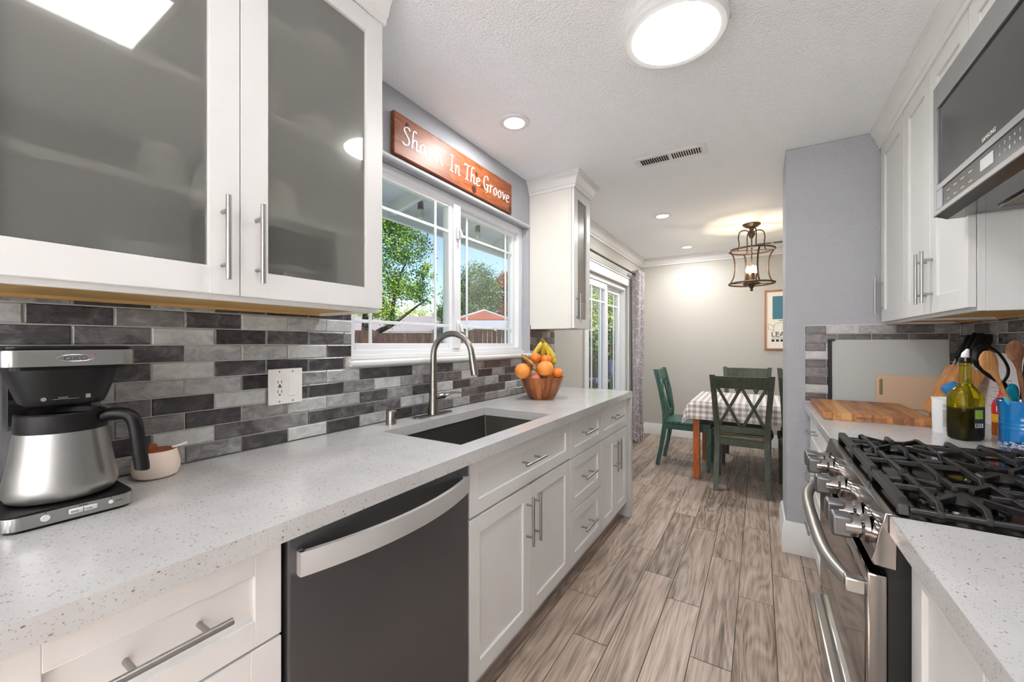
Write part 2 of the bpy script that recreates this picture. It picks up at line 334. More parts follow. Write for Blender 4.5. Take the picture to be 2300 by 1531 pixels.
# ------------------------------------------------------------------ mesh builder
class MB:
    def __init__(s):
        s.bm = bmesh.new(); s.mi = 0; s.tone = None; s.flat = []
        s.lay = None
    def _done(s, faces):
        for f in faces: f.material_index = s.mi
        if s.tone is not None:
            if s.lay is None: s.lay = s.bm.loops.layers.float_color.new('tone')
            for f in faces:
                for l in f.loops: l[s.lay] = s.tone
    def box(s, x0, x1, y0, y1, z0, z1, bev=0.0, seg=2, xf=None):
        if x0 > x1: x0, x1 = x1, x0
        if y0 > y1: y0, y1 = y1, y0
        if z0 > z1: z0, z1 = z1, z0
        tmp = bmesh.new()
        vs = [tmp.verts.new((x, y, z)) for x in (x0, x1) for y in (y0, y1) for z in (z0, z1)]
        for q in ((0, 1, 3, 2), (4, 6, 7, 5), (0, 4, 5, 1), (2, 3, 7, 6), (0, 2, 6, 4), (1, 5, 7, 3)):
            tmp.faces.new([vs[i] for i in q])
        s._bev(tmp, bev, seg); s._merge(tmp, xf)
    def _bev(s, tmp, bev, seg):
        for f in tmp.faces: f.tag = True
        if bev:
            r = bmesh.ops.bevel(tmp, geom=list(tmp.edges), offset=bev, segments=seg, affect='EDGES', profile=0.5, clamp_overlap=True)
            for f in tmp.faces: f.tag = True
            for f in r['faces']: f.tag = False
    def _merge(s, tmp, xf=None):
        mp = {}
        for v in tmp.verts: mp[v] = s.bm.verts.new(xf @ v.co if xf is not None else v.co)
        fs = []
        for f in tmp.faces:
            try: nf = s.bm.faces.new([mp[v] for v in f.verts])
            except ValueError: continue
            fs.append(nf)
            if f.tag: s.flat.append(nf)
        tmp.free(); s._done(fs); return fs
    def loft(s, rings, close=True, caps=True, cyc=False):
        vr = [[s.bm.verts.new(p) for p in r] for r in rings]
        fs = []; n = len(vr[0])
        m = len(vr)
        for i in range(m if cyc else m - 1):
            a, b = vr[i], vr[(i + 1) % m]
            for j in range(n if close else n - 1):
                k = (j + 1) % n
                fs.append(s.bm.faces.new((a[j], a[k], b[k], b[j])))
        if caps and close and not cyc:
            fs.append(s.bm.faces.new(list(reversed(vr[0])))); fs.append(s.bm.faces.new(vr[-1]))
        s._done(fs); return fs
    def tube(s, pts, r, seg=10, closed=False, flat=1.0, up=None):
        pts = [Vector(p) for p in pts]; n = len(pts)
        rs = r if isinstance(r, (list, tuple)) else [r] * n
        rings = []; u = None
        for i, p in enumerate(pts):
            a = pts[(i - 1) % n] if (closed or i > 0) else p
            b = pts[(i + 1) % n] if (closed or i < n - 1) else p
            t = (b - a).normalized()
            if u is None:
                u = Vector(up) if up else (Vector((0, 0, 1)) if abs(t.z) < 0.9 else Vector((1, 0, 0)))
            u = (u - t * u.dot(t))
            if u.length < 1e-6: u = t.orthogonal()
            u.normalize(); w = t.cross(u)
            rings.append([p + u * (rs[i] * math.cos(2 * math.pi * k / seg)) + w * (rs[i] * flat * math.sin(2 * math.pi * k / seg)) for k in range(seg)])
        s.loft(rings, cyc=closed)
    def beam(s, p, q, w, t, up=(0, 0, 1), bev=0.0):
        p, q = Vector(p), Vector(q); d = q - p; L = d.length; d.normalize()
        u = Vector(up); u = (u - d * u.dot(d)).normalized(); v = d.cross(u)
        m = Matrix((d, v, u)).transposed().to_4x4(); m.translation = p
        s.box(0, L, -w / 2, w / 2, -t / 2, t / 2, bev, xf=m)
    def lathe(s, prof, c=(0, 0, 0), seg=32, xf=None, sx=1.0, sy=1.0, closed_prof=False):
        rings = []
        for k in range(seg):
            a = 2 * math.pi * k / seg; ca, sa = math.cos(a), math.sin(a)
            ring = []
            for r, z in prof:
                v = Vector((r * ca * sx, r * sa * sy, z))
                if xf is not None: v = xf @ v
                ring.append(v + Vector(c))
            rings.append(ring)
        n = len(prof); vr = []; pole = {}
        for k, ring in enumerate(rings):
            row = []
            for j, p in enumerate(ring):
                if prof[j][0] < 1e-6:
                    if j not in pole: pole[j] = s.bm.verts.new(p)
                    row.append(pole[j])
                else: row.append(s.bm.verts.new(p))
            vr.append(row)
        fs = []
        for k in range(seg):
            a, b = vr[k], vr[(k + 1) % seg]
            for j in range(n if closed_prof else n - 1):
                i2 = (j + 1) % n
                vv = []
                for v in (a[j], b[j], b[i2], a[i2]):
                    if v not in vv: vv.append(v)
                if len(vv) >= 3: fs.append(s.bm.faces.new(vv))
        s._done(fs); return fs
    def prism(s, poly, axis, a0, a1, bev=0.0):
        def P(u, v, a): return {'x': (a, u, v), 'y': (u, a, v), 'z': (u, v, a)}[axis]
        tmp = bmesh.new()
        A = [tmp.verts.new(P(u, v, a0)) for u, v in poly]; B = [tmp.verts.new(P(u, v, a1)) for u, v in poly]
        tmp.faces.new(A); tmp.faces.new(list(reversed(B)))
        n = len(poly)
        for i in range(n): tmp.faces.new((A[i], B[i], B[(i + 1) % n], A[(i + 1) % n]))
        bmesh.ops.recalc_face_normals(tmp, faces=list(tmp.faces))
        s._bev(tmp, bev, 2); s._merge(tmp)
    def moulding(s, prof, path, side=1.0):
        """prof: (out, z) closed polygon; path: XY points; outward = left normal * side"""
        pts = [Vector((x, y)) for x, y in path]; rings = []
        for i, p in enumerate(pts):
            ns = []
            for a, b in ((i - 1, i), (i, i + 1)):
                if a >= 0 and b < len(pts):
                    d = (pts[b] - pts[a]).normalized(); ns.append(Vector((-d.y, d.x)) * side)
            nrm = ns[0] if len(ns) == 1 else (ns[0] + ns[1]) / (1 + ns[0].dot(ns[1]))
            rings.append([(p.x + nrm.x * o, p.y + nrm.y * o, z) for o, z in prof])
        s.loft(rings)
    def sheet(s, rows):
        vr = [[s.bm.verts.new(p) for p in r] for r in rows]; fs = []
        for a, b in zip(vr[:-1], vr[1:]):
            for j in range(len(a) - 1): fs.append(s.bm.faces.new((a[j], a[j + 1], b[j + 1], b[j])))
        s._done(fs); return vr
    def mesh(s, name, off, mats, sharp=0.6):
        bm = s.bm
        if s.lay is None and s.tone is not None: pass
        bmesh.ops.recalc_face_normals(bm, faces=list(bm.faces))
        for v in bm.verts: v.co -= off
        for f in bm.faces: f.smooth = True
        for f in s.flat:
            if f.is_valid: f.smooth = False
        for e in bm.edges:
            if len(e.link_faces) == 2 and e.calc_face_angle(0) > sharp: e.smooth = False
        me = bpy.data.meshes.new(name); bm.to_mesh(me); bm.free()
        for m in (mats if isinstance(mats, (list, tuple)) else [mats]): me.materials.append(M[m] if isinstance(m, str) else m)
        return me

def root_off(o):
    v = Vector((0, 0, 0))
    while o is not None: v = v + Vector(o.location); o = o.parent
    return v
def part(name, mb, mats, parent, label=None, sharp=0.6):
    me = mb.mesh(name, root_off(parent), mats, sharp)
    o = bpy.data.objects.new(name, me); COL.objects.link(o); o.parent = parent
    if label: o['label'] = label
    return o
def tag(o, label, cat, group=None):
    o['label'] = label; o['category'] = cat
    if group: o['group'] = group
    return o
def thing(name, label, cat, loc=(0, 0, 0), group=None):
    o = bpy.data.objects.new(name, None); COL.objects.link(o); o.location = loc
    o.empty_display_size = 0.05
    return tag(o, label, cat, group)
def solo(name, mb, mats, label, cat, group=None, sharp=0.6):
    c = Vector((0, 0, 0)); n = 0; zmin = 1e9
    for v in mb.bm.verts: c += v.co; n += 1; zmin = min(zmin, v.co.z)
    c /= max(1, n); c.z = zmin
    me = mb.mesh(name, c, mats, sharp)
    o = bpy.data.objects.new(name, me); COL.objects.link(o); o.location = c
    return tag(o, label, cat, group)
def struct(name, mb, mats, parent=None, sharp=0.6):
    me = mb.mesh(name, root_off(parent), mats, sharp)
    o = bpy.data.objects.new(name, me); COL.objects.link(o); o.parent = parent
    if parent is None: o['kind'] = 'structure'
    return o
def sempty(name, loc):
    o = bpy.data.objects.new(name, None); COL.objects.link(o); o.location = loc; o['kind'] = 'structure'; return o
def dup(root, loc, rotz=None, label=None, group=None):
    r = root.copy(); COL.objects.link(r); r.location = loc
    if rotz is not None: r.rotation_euler = (0, 0, rotz)
    if label: r['label'] = label
    if group: r['group'] = group
    for ch in list(root.children):
        c = ch.copy(); COL.objects.link(c); c.parent = r
        for g in list(ch.children):
            d = g.copy(); COL.objects.link(d); d.parent = c
    return r
def text(mb, string, origin, right, up, size, depth=0.0006, xs=1.0, align='LEFT'):
    cu = bpy.data.curves.new('lettering', 'FONT'); cu.body = string; cu.size = size; cu.extrude = depth / 2; cu.align_x = align
    ob = bpy.data.objects.new('lettering', cu); COL.objects.link(ob)
    bpy.context.view_layer.update()
    me = bpy.data.meshes.new_from_object(ob)
    R, U = Vector(right).normalized(), Vector(up).normalized(); N = R.cross(U)
    O = Vector(origin); base = len(mb.bm.verts)
    tmp = bmesh.new(); tmp.from_mesh(me)
    for v in tmp.verts: v.co = O + R * (v.co.x * xs) + U * v.co.y + N * (v.co.z + depth / 2)
    mb._merge(tmp)
    bpy.data.objects.remove(ob); bpy.data.curves.remove(cu); bpy.data.meshes.remove(me)
def smooth_pts(pts, sub=5):
    P = [Vector(p) for p in pts]; out = []
    for i in range(len(P) - 1):
        p0, p1, p2, p3 = P[max(i - 1, 0)], P[i], P[i + 1], P[min(i + 2, len(P) - 1)]
        for k in range(sub):
            t = k / sub
            out.append(0.5 * ((2 * p1) + (p2 - p0) * t + (2 * p0 - 5 * p1 + 4 * p2 - p3) * t * t + (3 * p1 - p0 - 3 * p2 + p3) * t ** 3))
    out.append(P[-1]); return out

# ------------------------------------------------------------------ the room shell
CZ = 2.436; XR = 2.31; YF = 5.79; XD = 4.2; YB = -1.5; PY0, PY1, PX = 2.95, 3.31, 1.568
def build_floor():
    mb = MB(); mb.mi = 1
    mb.box(-0.16, XD + 0.1, YB - 0.1, YF + 0.12, -0.1, -0.003)
    mb.mi = 0
    off = {0: 3.89, 1: 2.815, 2: 2.53, 3: 2.29, 4: 3.005, 5: 2.655, 6: 2.30, 7: 2.61}
    rnd = random.Random(3)
    for k in range(-3, 26):
        x0 = 0.441 + 0.15 * k
        o = off.get(k, rnd.uniform(2, 2.9)); j0 = math.floor((YB - o) / 0.9)
        for j in range(j0, j0 + 11):
            y0 = o + 0.9 * j; y1 = y0 + 0.9
            a, b = max(y0, YB), min(y1, YF); xa, xb = max(x0, 0), min(x0 + 0.15, XD)
            if b - a < 0.02 or xb - xa < 0.01: continue
            mb.tone = (rnd.random(), rnd.random(), rnd.random(), 1)
            g = 0.0016
            vs = [mb.bm.verts.new(p) for p in ((xa + g, a + g, 0), (xb - g, a + g, 0), (xb - g, b - g, 0), (xa + g, b - g, 0))]
            mb._done([mb.bm.faces.new(vs)])
    struct('floor', mb, ['plank', 'floor_grout'])
build_floor()

mb = MB()
mb.box(-0.16, XD + 0.1, YB - 0.1, 2.97, CZ, CZ + 0.1); mb.mi = 1
mb.box(-0.16, XD + 0.1, 2.97, YF + 0.12, CZ, CZ + 0.1)
struct('ceiling', mb, ['ceiling', 'ceiling2'])
# left wall with a window opening and a sliding door opening
WY0, WY1, WZ0, WZ1 = 1.057, 2.553, 1.175, 2.108
DY0, DY1, DZ1 = 3.72, 5.12, 1.985
mb = MB(); TW = -0.16; SEAM = 2.965
mb.box(TW, 0, YB - 0.1, WY0, 0, CZ); mb.box(TW, 0, WY0, WY1, 0, WZ0); mb.box(TW, 0, WY0, WY1, WZ1, CZ)
mb.box(TW, 0, WY1, SEAM, 0, CZ)
mb.mi = 1
mb.box(TW, 0, SEAM, DY0, 0, CZ); mb.box(TW, 0, DY0, DY1, DZ1, CZ); mb.box(TW, 0, DY1, YF + 0.12, 0, CZ)
wall_left = struct('wall_left', mb, ['blue_wall', 'warm_wall'])
# rounded plaster head of the window recess
mb = MB(); mb.tube([(0.0, WY0, WZ1 + 0.004), (0.0, WY1, WZ1 + 0.004)], 0.012, 12)
struct('recess_edge', mb, 'recess_paint', wall_left)
mb = MB(); mb.box(-0.16, XD + 0.1, YF, YF + 0.12, 0, CZ); struct('wall_far', mb, 'warm_wall')
mb = MB(); mb.box(XD, XD + 0.1, 3.0, YF, 0, CZ); struct('wall_dining', mb, 'warm_wall')
mb = MB(); mb.box(XR, XR + 0.1, YB, PY0, 0, CZ); wall_right = struct('wall_right', mb, 'blue_wall')
mb = MB(); mb.box(-0.16, XR + 0.1, YB - 0.1, YB, 0.8, CZ); mb.mi = 1; mb.box(-0.16, XR + 0.1, YB - 0.1, YB, 0, 0.8); struct('wall_back', mb, ['bounce_wall', 'back_bounce_cut'])  # unseen wall added as a light bouncer, white above and dark below
mb = MB(); mb.box(PX, XR + 0.1, PY0, PY1, 0, CZ, 0.006, 2)
mb.box(XR + 0.1, XD + 0.1, PY0 + 0.05, PY1, 0, CZ)
wall_part = struct('wall_partition', mb, 'blue_wall')

# tiles ------------------------------------------------------------
L_, l_, m_, d_, v_, k_ = 0.86, 0.70, 0.52, 0.32, 0.22, 0.12
TZ, TL, TH = 0.914, 0.15, 0.0492
ROWS = {0: (0.342, {-2: m_, -1: l_, 0: l_, 1: m_, 2: v_, 3: L_, 4: v_, 5: l_, 6: k_, 7: v_, 8: d_, 9: l_, 10: d_, 11: m_, 12: l_, 13: m_, 14: d_}),
        1: (0.267, {-1: m_, 0: v_, 1: L_, 2: d_, 3: m_, 4: v_, 5: v_, 6: d_, 7: l_, 8: l_, 9: L_, 10: d_, 11: v_, 12: v_, 13: L_, 14: m_}),
        2: (0.342, {-2: l_, -1: m_, 0: m_, 1: v_, 2: m_, 3: L_, 4: l_, 5: d_, 6: m_, 7: k_, 8: L_, 9: v_, 10: m_, 11: l_, 12: v_, 13: d_, 14: m_}),
        3: (0.267, {-1: d_, 0: d_, 1: v_, 2: L_, 3: d_, 4: v_, 5: m_, 6: L_, 7: m_, 8: d_, 9: d_, 10: L_, 11: k_, 12: m_, 13: v_, 14: l_}),
        4: (0.342, {-2: m_, -1: l_, 0: l_, 1: l_, 2: k_, 3: m_, 4: l_, 5: v_, 6: k_, 7: l_, 8: v_, 9: l_, 10: m_, 11: v_, 12: v_, 13: l_, 14: v_}),
        5: (0.267, {-1: v_, 0: d_, 1: L_, 2: v_, 3: k_, 4: v_, 5: m_, 15: L_, 16: v_}),
        6: (0.342, {-2: m_, -1: v_, 0: v_, 1: l_, 2: l_, 3: L_, 4: v_, 14: v_, 15: d_, 16: l_}),
        7: (0.267, {-1: v_, 0: d_, 1: L_, 2: k_, 3: d_, 4: d_, 5: m_, 15: m_, 16: v_}),
        8: (0.342, {-2: l_, -1: v_, 0: m_, 1: v_, 2: L_, 3: l_, 4: L_, 14: v_, 15: k_, 16: l_}),
        9: (0.267, {-1: m_, 0: v_, 1: l_, 2: v_, 3: k_, 4: v_, 5: v_, 15: v_, 16: k_})}
def tile_one(mb, quad, n, tone, rnd, warm=0.0):
    """a tile with a small bevelled rim; quad = four corners, n = normal"""
    c = sum((Vector(q) for q in quad), Vector()) / 4; N = Vector(n)
    mb.tone = (tone + rnd.uniform(-0.05, 0.05), rnd.random(), warm, 1)
    def ring(inset, h):
        out = []
        for i in range(4):
            a, b, p = Vector(quad[i]), Vector(quad[(i + 1) % 4]), Vector(quad[i - 1])
            out.append(a + (b - a).normalized() * inset + (p - a).normalized() * inset + N * h)
        return out
    rs = [ring(0.0017, 0.0), ring(0.0017, 0.0022), ring(0.0042, 0.0042)]
    mb.loft(rs, caps=False); vs = [mb.bm.verts.new(p) for p in rs[-1]]; mb._done([mb.bm.faces.new(vs)])
def backsplash_left():
    rnd = random.Random(5); mb = MB(); mb.mi = 1; mb.tone = (0.6, 0, 0, 1)
    mb.box(0.0, 0.006, YB, WY0 - 0.004, 0.914, 1.40); mb.box(0.0, 0.006, WY0 - 0.004, WY1, 0.914, 1.168); mb.box(0.0, 0.006, WY1 + 0.002, SEAM, 0.914, 1.40)
    mb.mi = 0
    for k in range(10):
        o, tones = ROWS[k]; z0, z1 = TZ + TH * k, min(TZ + TH * (k + 1), 1.398)
        for n in range(-12, 19):
            y0, y1 = o + TL * n, o + TL * (n + 1)
            segs = [(max(y0, YB), min(y1, SEAM))]
            if z1 > 1.17:
                if z0 < 1.165: segs = [(max(y0, YB), min(y1, WY0 - 0.03)), (max(y0, WY1 + 0.03), min(y1, SEAM))]
                else: segs = [(max(y0, YB), min(y1, WY0 - 0.004)), (max(y0, WY1 + 0.004), min(y1, SEAM))]
            tone = tones.get(n, rnd.choice((L_, l_, m_, d_, v_, v_, k_)))
            warm = 0.9 if (k >= 4 and n in (10, 11, 12)) or n > 14 else (0.35 if n > 8 else 0.0)
            zz1 = z1
            for a, b in segs:
                if b - a > 0.006: tile_one(mb, [(0.006, a, z0), (0.006, b, z0), (0.006, b, zz1), (0.006, a, zz1)], (1, 0, 0), tone, rnd, warm * 0.7)
    struct('tile_backsplash', mb, ['tile', 'grout'], wall_left)
backsplash_left()
def backsplash_right():
    rnd = random.Random(11)
    mb = MB(); mb.mi = 1; mb.tone = (0.6, 0, 0, 1); x1 = XR
    mb.box(x1 - 0.006, x1, YB, PY0 - 0.012, 0.914, 1.40); mb.mi = 0
    for k in range(10):
        z0, z1 = TZ + TH * k, min(TZ + TH * (k + 1), 1.40)
        for n in range(-18, 21):
            y0 = (0.0 if k % 2 else 0.075) + TL * n
            a, b = max(y0, YB), min(y0 + TL, PY0 - 0.012)
            if b - a > 0.006: tile_one(mb, [(x1 - 0.006, b, z0), (x1 - 0.006, a, z0), (x1 - 0.006, a, z1), (x1 - 0.006, b, z1)], (-1, 0, 0), rnd.choice((L_, l_, m_, m_, d_, d_, v_)), rnd)
    struct('tile_backsplash', mb, ['tile', 'grout'], wall_right)
    mb = MB(); mb.mi = 1; mb.tone = (0.6, 0, 0, 1)
    mb.box(1.662, XR, PY0 - 0.006, PY0, 0.914, 1.372); mb.mi = 0
    # from the bottom row up: what shows left of the leaning sheet
    pat = [[v_, d_, v_], [L_, v_, m_], [v_, v_, d_], [d_, m_, v_], [v_, v_, k_], [L_, m_, v_], [v_, l_, d_], [d_, v_, v_, v_], [v_, L_, l_, d_, m_, l_]]
    for k in range(9):
        z0 = 1.372 - 0.0492 * (9 - k) - 0.006; z1 = z0 + 0.0492; z0 = max(z0, 0.914); z1 = min(z1, 1.372)
        x = 1.662 - (0.05 if k % 2 == 0 else 0.0); j = 0
        while x < XR - 0.02:
            w = TL if not (k % 2 == 1 and j == 0) else TL
            a, b = max(x, 1.662), min(x + w, XR - 0.008)
            tone = pat[k][j] if j < len(pat[k]) else rnd.choice((l_, m_, d_, v_))
            if b - a > 0.006: tile_one(mb, [(a, PY0 - 0.006, z0), (b, PY0 - 0.006, z0), (b, PY0 - 0.006, z1), (a, PY0 - 0.006, z1)], (0, -1, 0), tone, rnd, 0.25)
            x += w; j += 1
    struct('tile_backsplash', mb, ['tile', 'grout'], wall_part)
backsplash_right()

# mouldings ----------------------------------------------------------
def crown_prof(h, o, z1):
    pr = [(0, 0), (.16, 0), (.2, .12), (.2, .2), (.34, .24), (.4, .36), (.55, .58), (.8, .74), (.9, .76), (.9, .88), (1, .9), (1, 1), (0, 1)]
    return [(a * o, z1 - h + b * h) for a, b in pr]
mb = MB(); mb.moulding(crown_prof(0.1, 0.075, CZ - 0.0005), [(0.0005, 2.872), (0.0005, YF - 0.0005), (XD, YF - 0.0005)], -1.0); struct('trim_1', mb, 'trim')
def base_prof(h=0.15, t=0.016): return [(0, 0.001), (t, 0.001), (t, h * .72), (t * .75, h * .78), (t * .75, h * .9), (t * .4, h), (0, h)]
mb = MB(); mb.moulding(base_prof(0.155), [(0.0005, DY1 + 0.13), (0.0005, YF - 0.0005), (XD - 0.01, YF - 0.0005)], -1.0); struct('baseboard_far', mb, 'trim')
mb = MB(); mb.moulding(base_prof(0.187, 0.02), [(PX - 0.0005, PY1), (PX - 0.0005, PY0 - 0.0005), (1.712, PY0 - 0.0005)], -1.0); struct('baseboard_partition', mb, 'trim')
mb = MB(); mb.moulding(base_prof(0.155), [(0.0005, SEAM + 0.01), (0.0005, DY0 - 0.11)], -1.0); struct('baseboard_left', mb, 'trim')

def frame4(mb, x0, x1, y0, y1, z0, z1, l, r, b, t, bev=.004):
    mb.box(x0, x1, y0, y0 + l, z0, z1, bev); mb.box(x0, x1, y1 - r, y1, z0, z1, bev)
    mb.box(x0 + .0004, x1 - .0004, y0 + l, y1 - r, z0, z0 + b, bev); mb.box(x0 + .0004, x1 - .0004, y0 + l, y1 - r, z1 - t, z1, bev)
# ------------------------------------------------------------------ kitchen window
def kitchen_window():
    w = sempty('window_1', (-0.09, (WY0 + WY1) / 2, WZ0))
    xo, xi = -0.135, -0.055
    z0, z1 = 1.19, WZ1 - 0.001
    mb = MB()
    frame4(mb, xo, xi, WY0 + .001, WY1 - .001, z0 - .012, z1, .03, .05, .057, .045)
    mb.box(xo + .005, xi + 0.012, 1.765, 1.825, z0 + .0452, z1 - .0452, .005)
    part('window_frame', mb, 'vinyl', w)
    def sash(ya, yb, x0, x1, ga, gb):
        mb = MB()
        zb, zt = z0 + 0.04, z1 - 0.04
        f = 0.034
        frame4(mb, x0, x1, ya, yb, zb, zt, f, f, f, f)
        o = part('window_sash', mb, 'vinyl', w)
        xm = (x0 + x1) / 2
        mb = MB()
        for y in ga: mb.box(xm + 0.005, xm + 0.013, y - .008, y + .008, zb + .02, zt - .02, .003)
        for z in gb: mb.box(xm + 0.0056, xm + 0.0124, ya + .02, yb - .02, z - .008, z + .008, .003)
        part('window_grid', mb, 'vinyl', o)
        mb = MB(); mb.box(xm - 0.002, xm + 0.002, ya + .02, yb - .02, zb + .02, zt - .02); part('window_pane', mb, 'glass', o)
    sash(WY0 + 0.03, 1.772, -0.09, -0.06, (1.205, 1.632), (1.362, 1.897))
    sash(1.82, WY1 - 0.05, -0.12, -0.088, (1.945, 2.385), (1.364, 1.91))
    mb = MB()
    for z in (1.36, 1.895):
        mb.box(xi + .012, xi + .026, 1.78, 1.808, z - .035, z + .035, .005); mb.tube([(xi + .03, 1.792, z + .02), (xi + .045, 1.80, z - .03)], .007, 8)
    part('sash_latch', mb, 'vinyl', w)
    mb = MB()
    mb.box(-0.055, 0.028, WY0 - 0.022, WY1 + 0.02, 1.166, 1.192, 0.01, 3)
    mb.box(-0.0545, -0.03, WY0 + .001, WY1 - 0.002, 1.1925, 1.215, 0.004)
    part('window_sill', mb, 'trim', w)
    mb = MB()   # outside jamb and trim
    mb.box(-0.165, -0.135, WY1 - 0.03, WY1 + 0.05, 1.16, 2.15, .003); mb.box(-0.165, -0.135, WY0 - 0.06, WY0 + 0.02, 1.16, 2.15, .003)
    mb.box(-0.18, -0.135, WY0 - 0.06, WY1 + 0.05, 1.12, 1.185, .003)
    part('outside_trim', mb, 'vinyl', w)
kitchen_window()

def sliding_door():
    d = sempty('door_1', (-0.08, (DY0 + DY1) / 2, 0))
    mb = MB()
    frame4(mb, -.15, -.02, DY0 + .001, DY1 - .001, .001, DZ1 - .001, .03, .035, .03, .05)
    part('door_frame', mb, 'vinyl', d)
    def leaf(ya, yb, x0, x1, gy):
        mb = MB(); f = 0.07; zb, zt = 0.03, DZ1 - 0.05
        frame4(mb, x0, x1, ya, yb, zb, zt, f, f, .09, f)
        o = part('door_leaf', mb, 'vinyl', d); xm = (x0 + x1) / 2
        mb = MB()
        for y in gy: mb.box(xm + .003, xm + .013, y - .012, y + .012, zb + .06, zt - .05, .003)
        for z in (0.28, 1.72): mb.box(xm + .0036, xm + .0124, ya + .05, yb - .05, z - .01, z + .01, .003)
        part('door_grid', mb, 'vinyl', o)
        mb = MB(); mb.box(xm - .002, xm + .002, ya + .05, yb - .05, zb + .05, zt - .04); part('door_pane', mb, 'glass', o)
    leaf(DY0 + 0.03, 4.44, -0.075, -0.035, (3.96, 4.24))
    leaf(4.38, DY1 - 0.035, -0.125, -0.085, (4.62, 4.86))
    mb = MB(); c = 0.105
    mb.box(0.0005, 0.02, DY0 - c, DY0 - 0.002, 0.001, DZ1 + .0015, .004); mb.box(0.0005, 0.02, DY1 + 0.002, DY1 + c, 0.001, DZ1 + .0015, .004)
    mb.box(0.0005, 0.022, DY0 - c, DY1 + c, DZ1 + .002, DZ1 + c - .0125, .004); mb.box(0.0005, 0.034, DY0 - c - .01, DY1 + c + .01, DZ1 + c - 0.012, DZ1 + c + 0.012, .005)
    part('door_casing', mb, 'trim', d)
sliding_door()

# ------------------------------------------------------------------ cabinets
def shaker(mb, xf, s, y0, y1, z0, z1, w=0.06, t=0.02, rec=0.009, panel=True, b=0.0018):
    xb = xf - s * t
    mb.box(xb, xf, y0, y0 + w, z0, z1, b); mb.box(xb, xf, y1 - w, y1, z0, z1, b)
    mb.box(xb, xf - s * .0002, y0 + w - .001, y1 - w + .001, z0, z0 + w, b); mb.box(xb, xf - s * .0002, y0 + w - .001, y1 - w + .001, z1 - w, z1, b)
    if panel: mb.box(xb, xf - s * rec, y0 + w - .002, y1 - w + .002, z0 + w - .002, z1 - w + .002)
def pull(mb, x, s, p, q, rec=0.0, r=0.006, inset=0.035, stand=0.032):
    """bar pull on a plane at x facing s; p, q = (y,z) bar ends"""
    xb = x + s * stand
    P, Q = Vector((xb, *p)), Vector((xb, *q)); d = (Q - P).normalized()
    mb.tube([P, Q], r, 12)
    for c in (P + d * inset, Q - d * inset):
        mb.tube([Vector((x - s * (rec + .001), c.y, c.z)), Vector((xb, c.y, c.z))], r * .8, 10)
def front(parent, kind, xf, s, y0, y1, z0, z1, handle=None, w=0.06, rec_handle=0.0, **kw):
    mb = MB(); shaker(mb, xf, s, y0, y1, z0, z1, w, **kw)
    o = part(kind, mb, 'white', parent)
    if handle:
        mb = MB(); pull(mb, xf, s, handle[0], handle[1], rec_handle); part('handle', mb, 'steel', o)
    return o
def hbar(yc, z, L=0.16): return ((yc - L / 2, z), (yc + L / 2, z))
def base_cabinet(name, label, xf, s, y0, y1, xback, fronts):
    """fronts: list of (kind, y0,y1,z0,z1, handle)"""
    c = thing(name, label, 'cabinet', ((xf + xback) / 2, (y0 + y1) / 2, 0.0))
    mb = MB(); xb = xf - s * 0.021
    if 'sink' in name:
        mb.box(xback, xb, y0 + .0006, y1 - .0006, 0.1, 0.64); mb.box(xback, xb, y0 + .0006, y0 + .016, .64, .872); mb.box(xback, xb, y1 - .016, y1 - .0006, .64, .872); mb.box(xb - .016, xb, y0 + .016, y1 - .016, .64, .872)
    else: mb.box(xback, xb, y0 + .0006, y1 - .0006, 0.1, 0.872)
    mb.box(xback, xf - s * 0.075, y0 + .0006, y1 - .0006, 0.0, 0.1)
    part('carcass', mb, 'white', c)
    for kind, a, b, z0, z1, h in fronts:
        tall = z1 - z0
        front(c, kind, xf, s, a, b, z0, z1, h, w=0.058 if tall > 0.22 else 0.05, rec_handle=0.009 if kind == 'drawer' else 0.0)
    return c
g = 0.002; LX = 0.61; BX = 0.012
base_cabinet('drawer_cabinet', 'white shaker drawer cabinet left of the dark dishwasher', LX, 1, 0.075, 0.446, BX, [
    ('drawer', .075 + g, .446 - g, .681, .868, hbar(.26, .775, .165)), ('drawer', .075 + g, .446 - g, .400, .676, hbar(.26, .545, .165)), ('drawer', .075 + g, .446 - g, .112, .395, hbar(.26, .26, .165))])
base_cabinet('base_cabinet', 'white shaker base cabinet below the coffee maker, at the left edge', LX, 1, -0.75, 0.074, BX, [
    ('drawer', -.75 + g, .074 - g, .681, .868, hbar(-.34, .775)), ('door', -.75 + g, -.339, .112, .676, None), ('door', -.337, .074 - g, .112, .676, None)])
base_cabinet('sink_cabinet', 'white shaker sink cabinet with two doors, right of the dishwasher', LX, 1, 1.060, 1.896, BX, [
    ('drawer', 1.06 + g, 1.896 - g, .678, .868, hbar(1.478, .775, .175)),
    ('door', 1.06 + g, 1.478 - .001, .112, .668, ((1.446, .43), (1.446, .63))), ('door', 1.478 + .001, 1.896 - g, .112, .668, ((1.510, .43), (1.510, .63)))])
base_cabinet('drawer_cabinet', 'white cabinet with a stack of three drawers, right of the sink cabinet', LX, 1, 1.897, 2.368, BX, [
    ('drawer', 1.897 + g, 2.368 - g, .672, .868, hbar(2.132, .775, .175)), ('drawer', 1.897 + g, 2.368 - g, .398, .667, hbar(2.132, .535, .175)), ('drawer', 1.897 + g, 2.368 - g, .112, .393, hbar(2.132, .255, .175))])
base_cabinet('base_cabinet', 'white shaker base cabinet at the far end beside the quartz side panel', LX, 1, 2.369, 2.927, BX, [
    ('drawer', 2.369 + g, 2.927 - g, .672, .868, hbar(2.648, .775, .175)),
    ('door', 2.369 + g, 2.647, .112, .667, ((2.615, .42), (2.615, .62))), ('door', 2.649, 2.927 - g, .112, .667, ((2.681, .42), (2.681, .62)))])
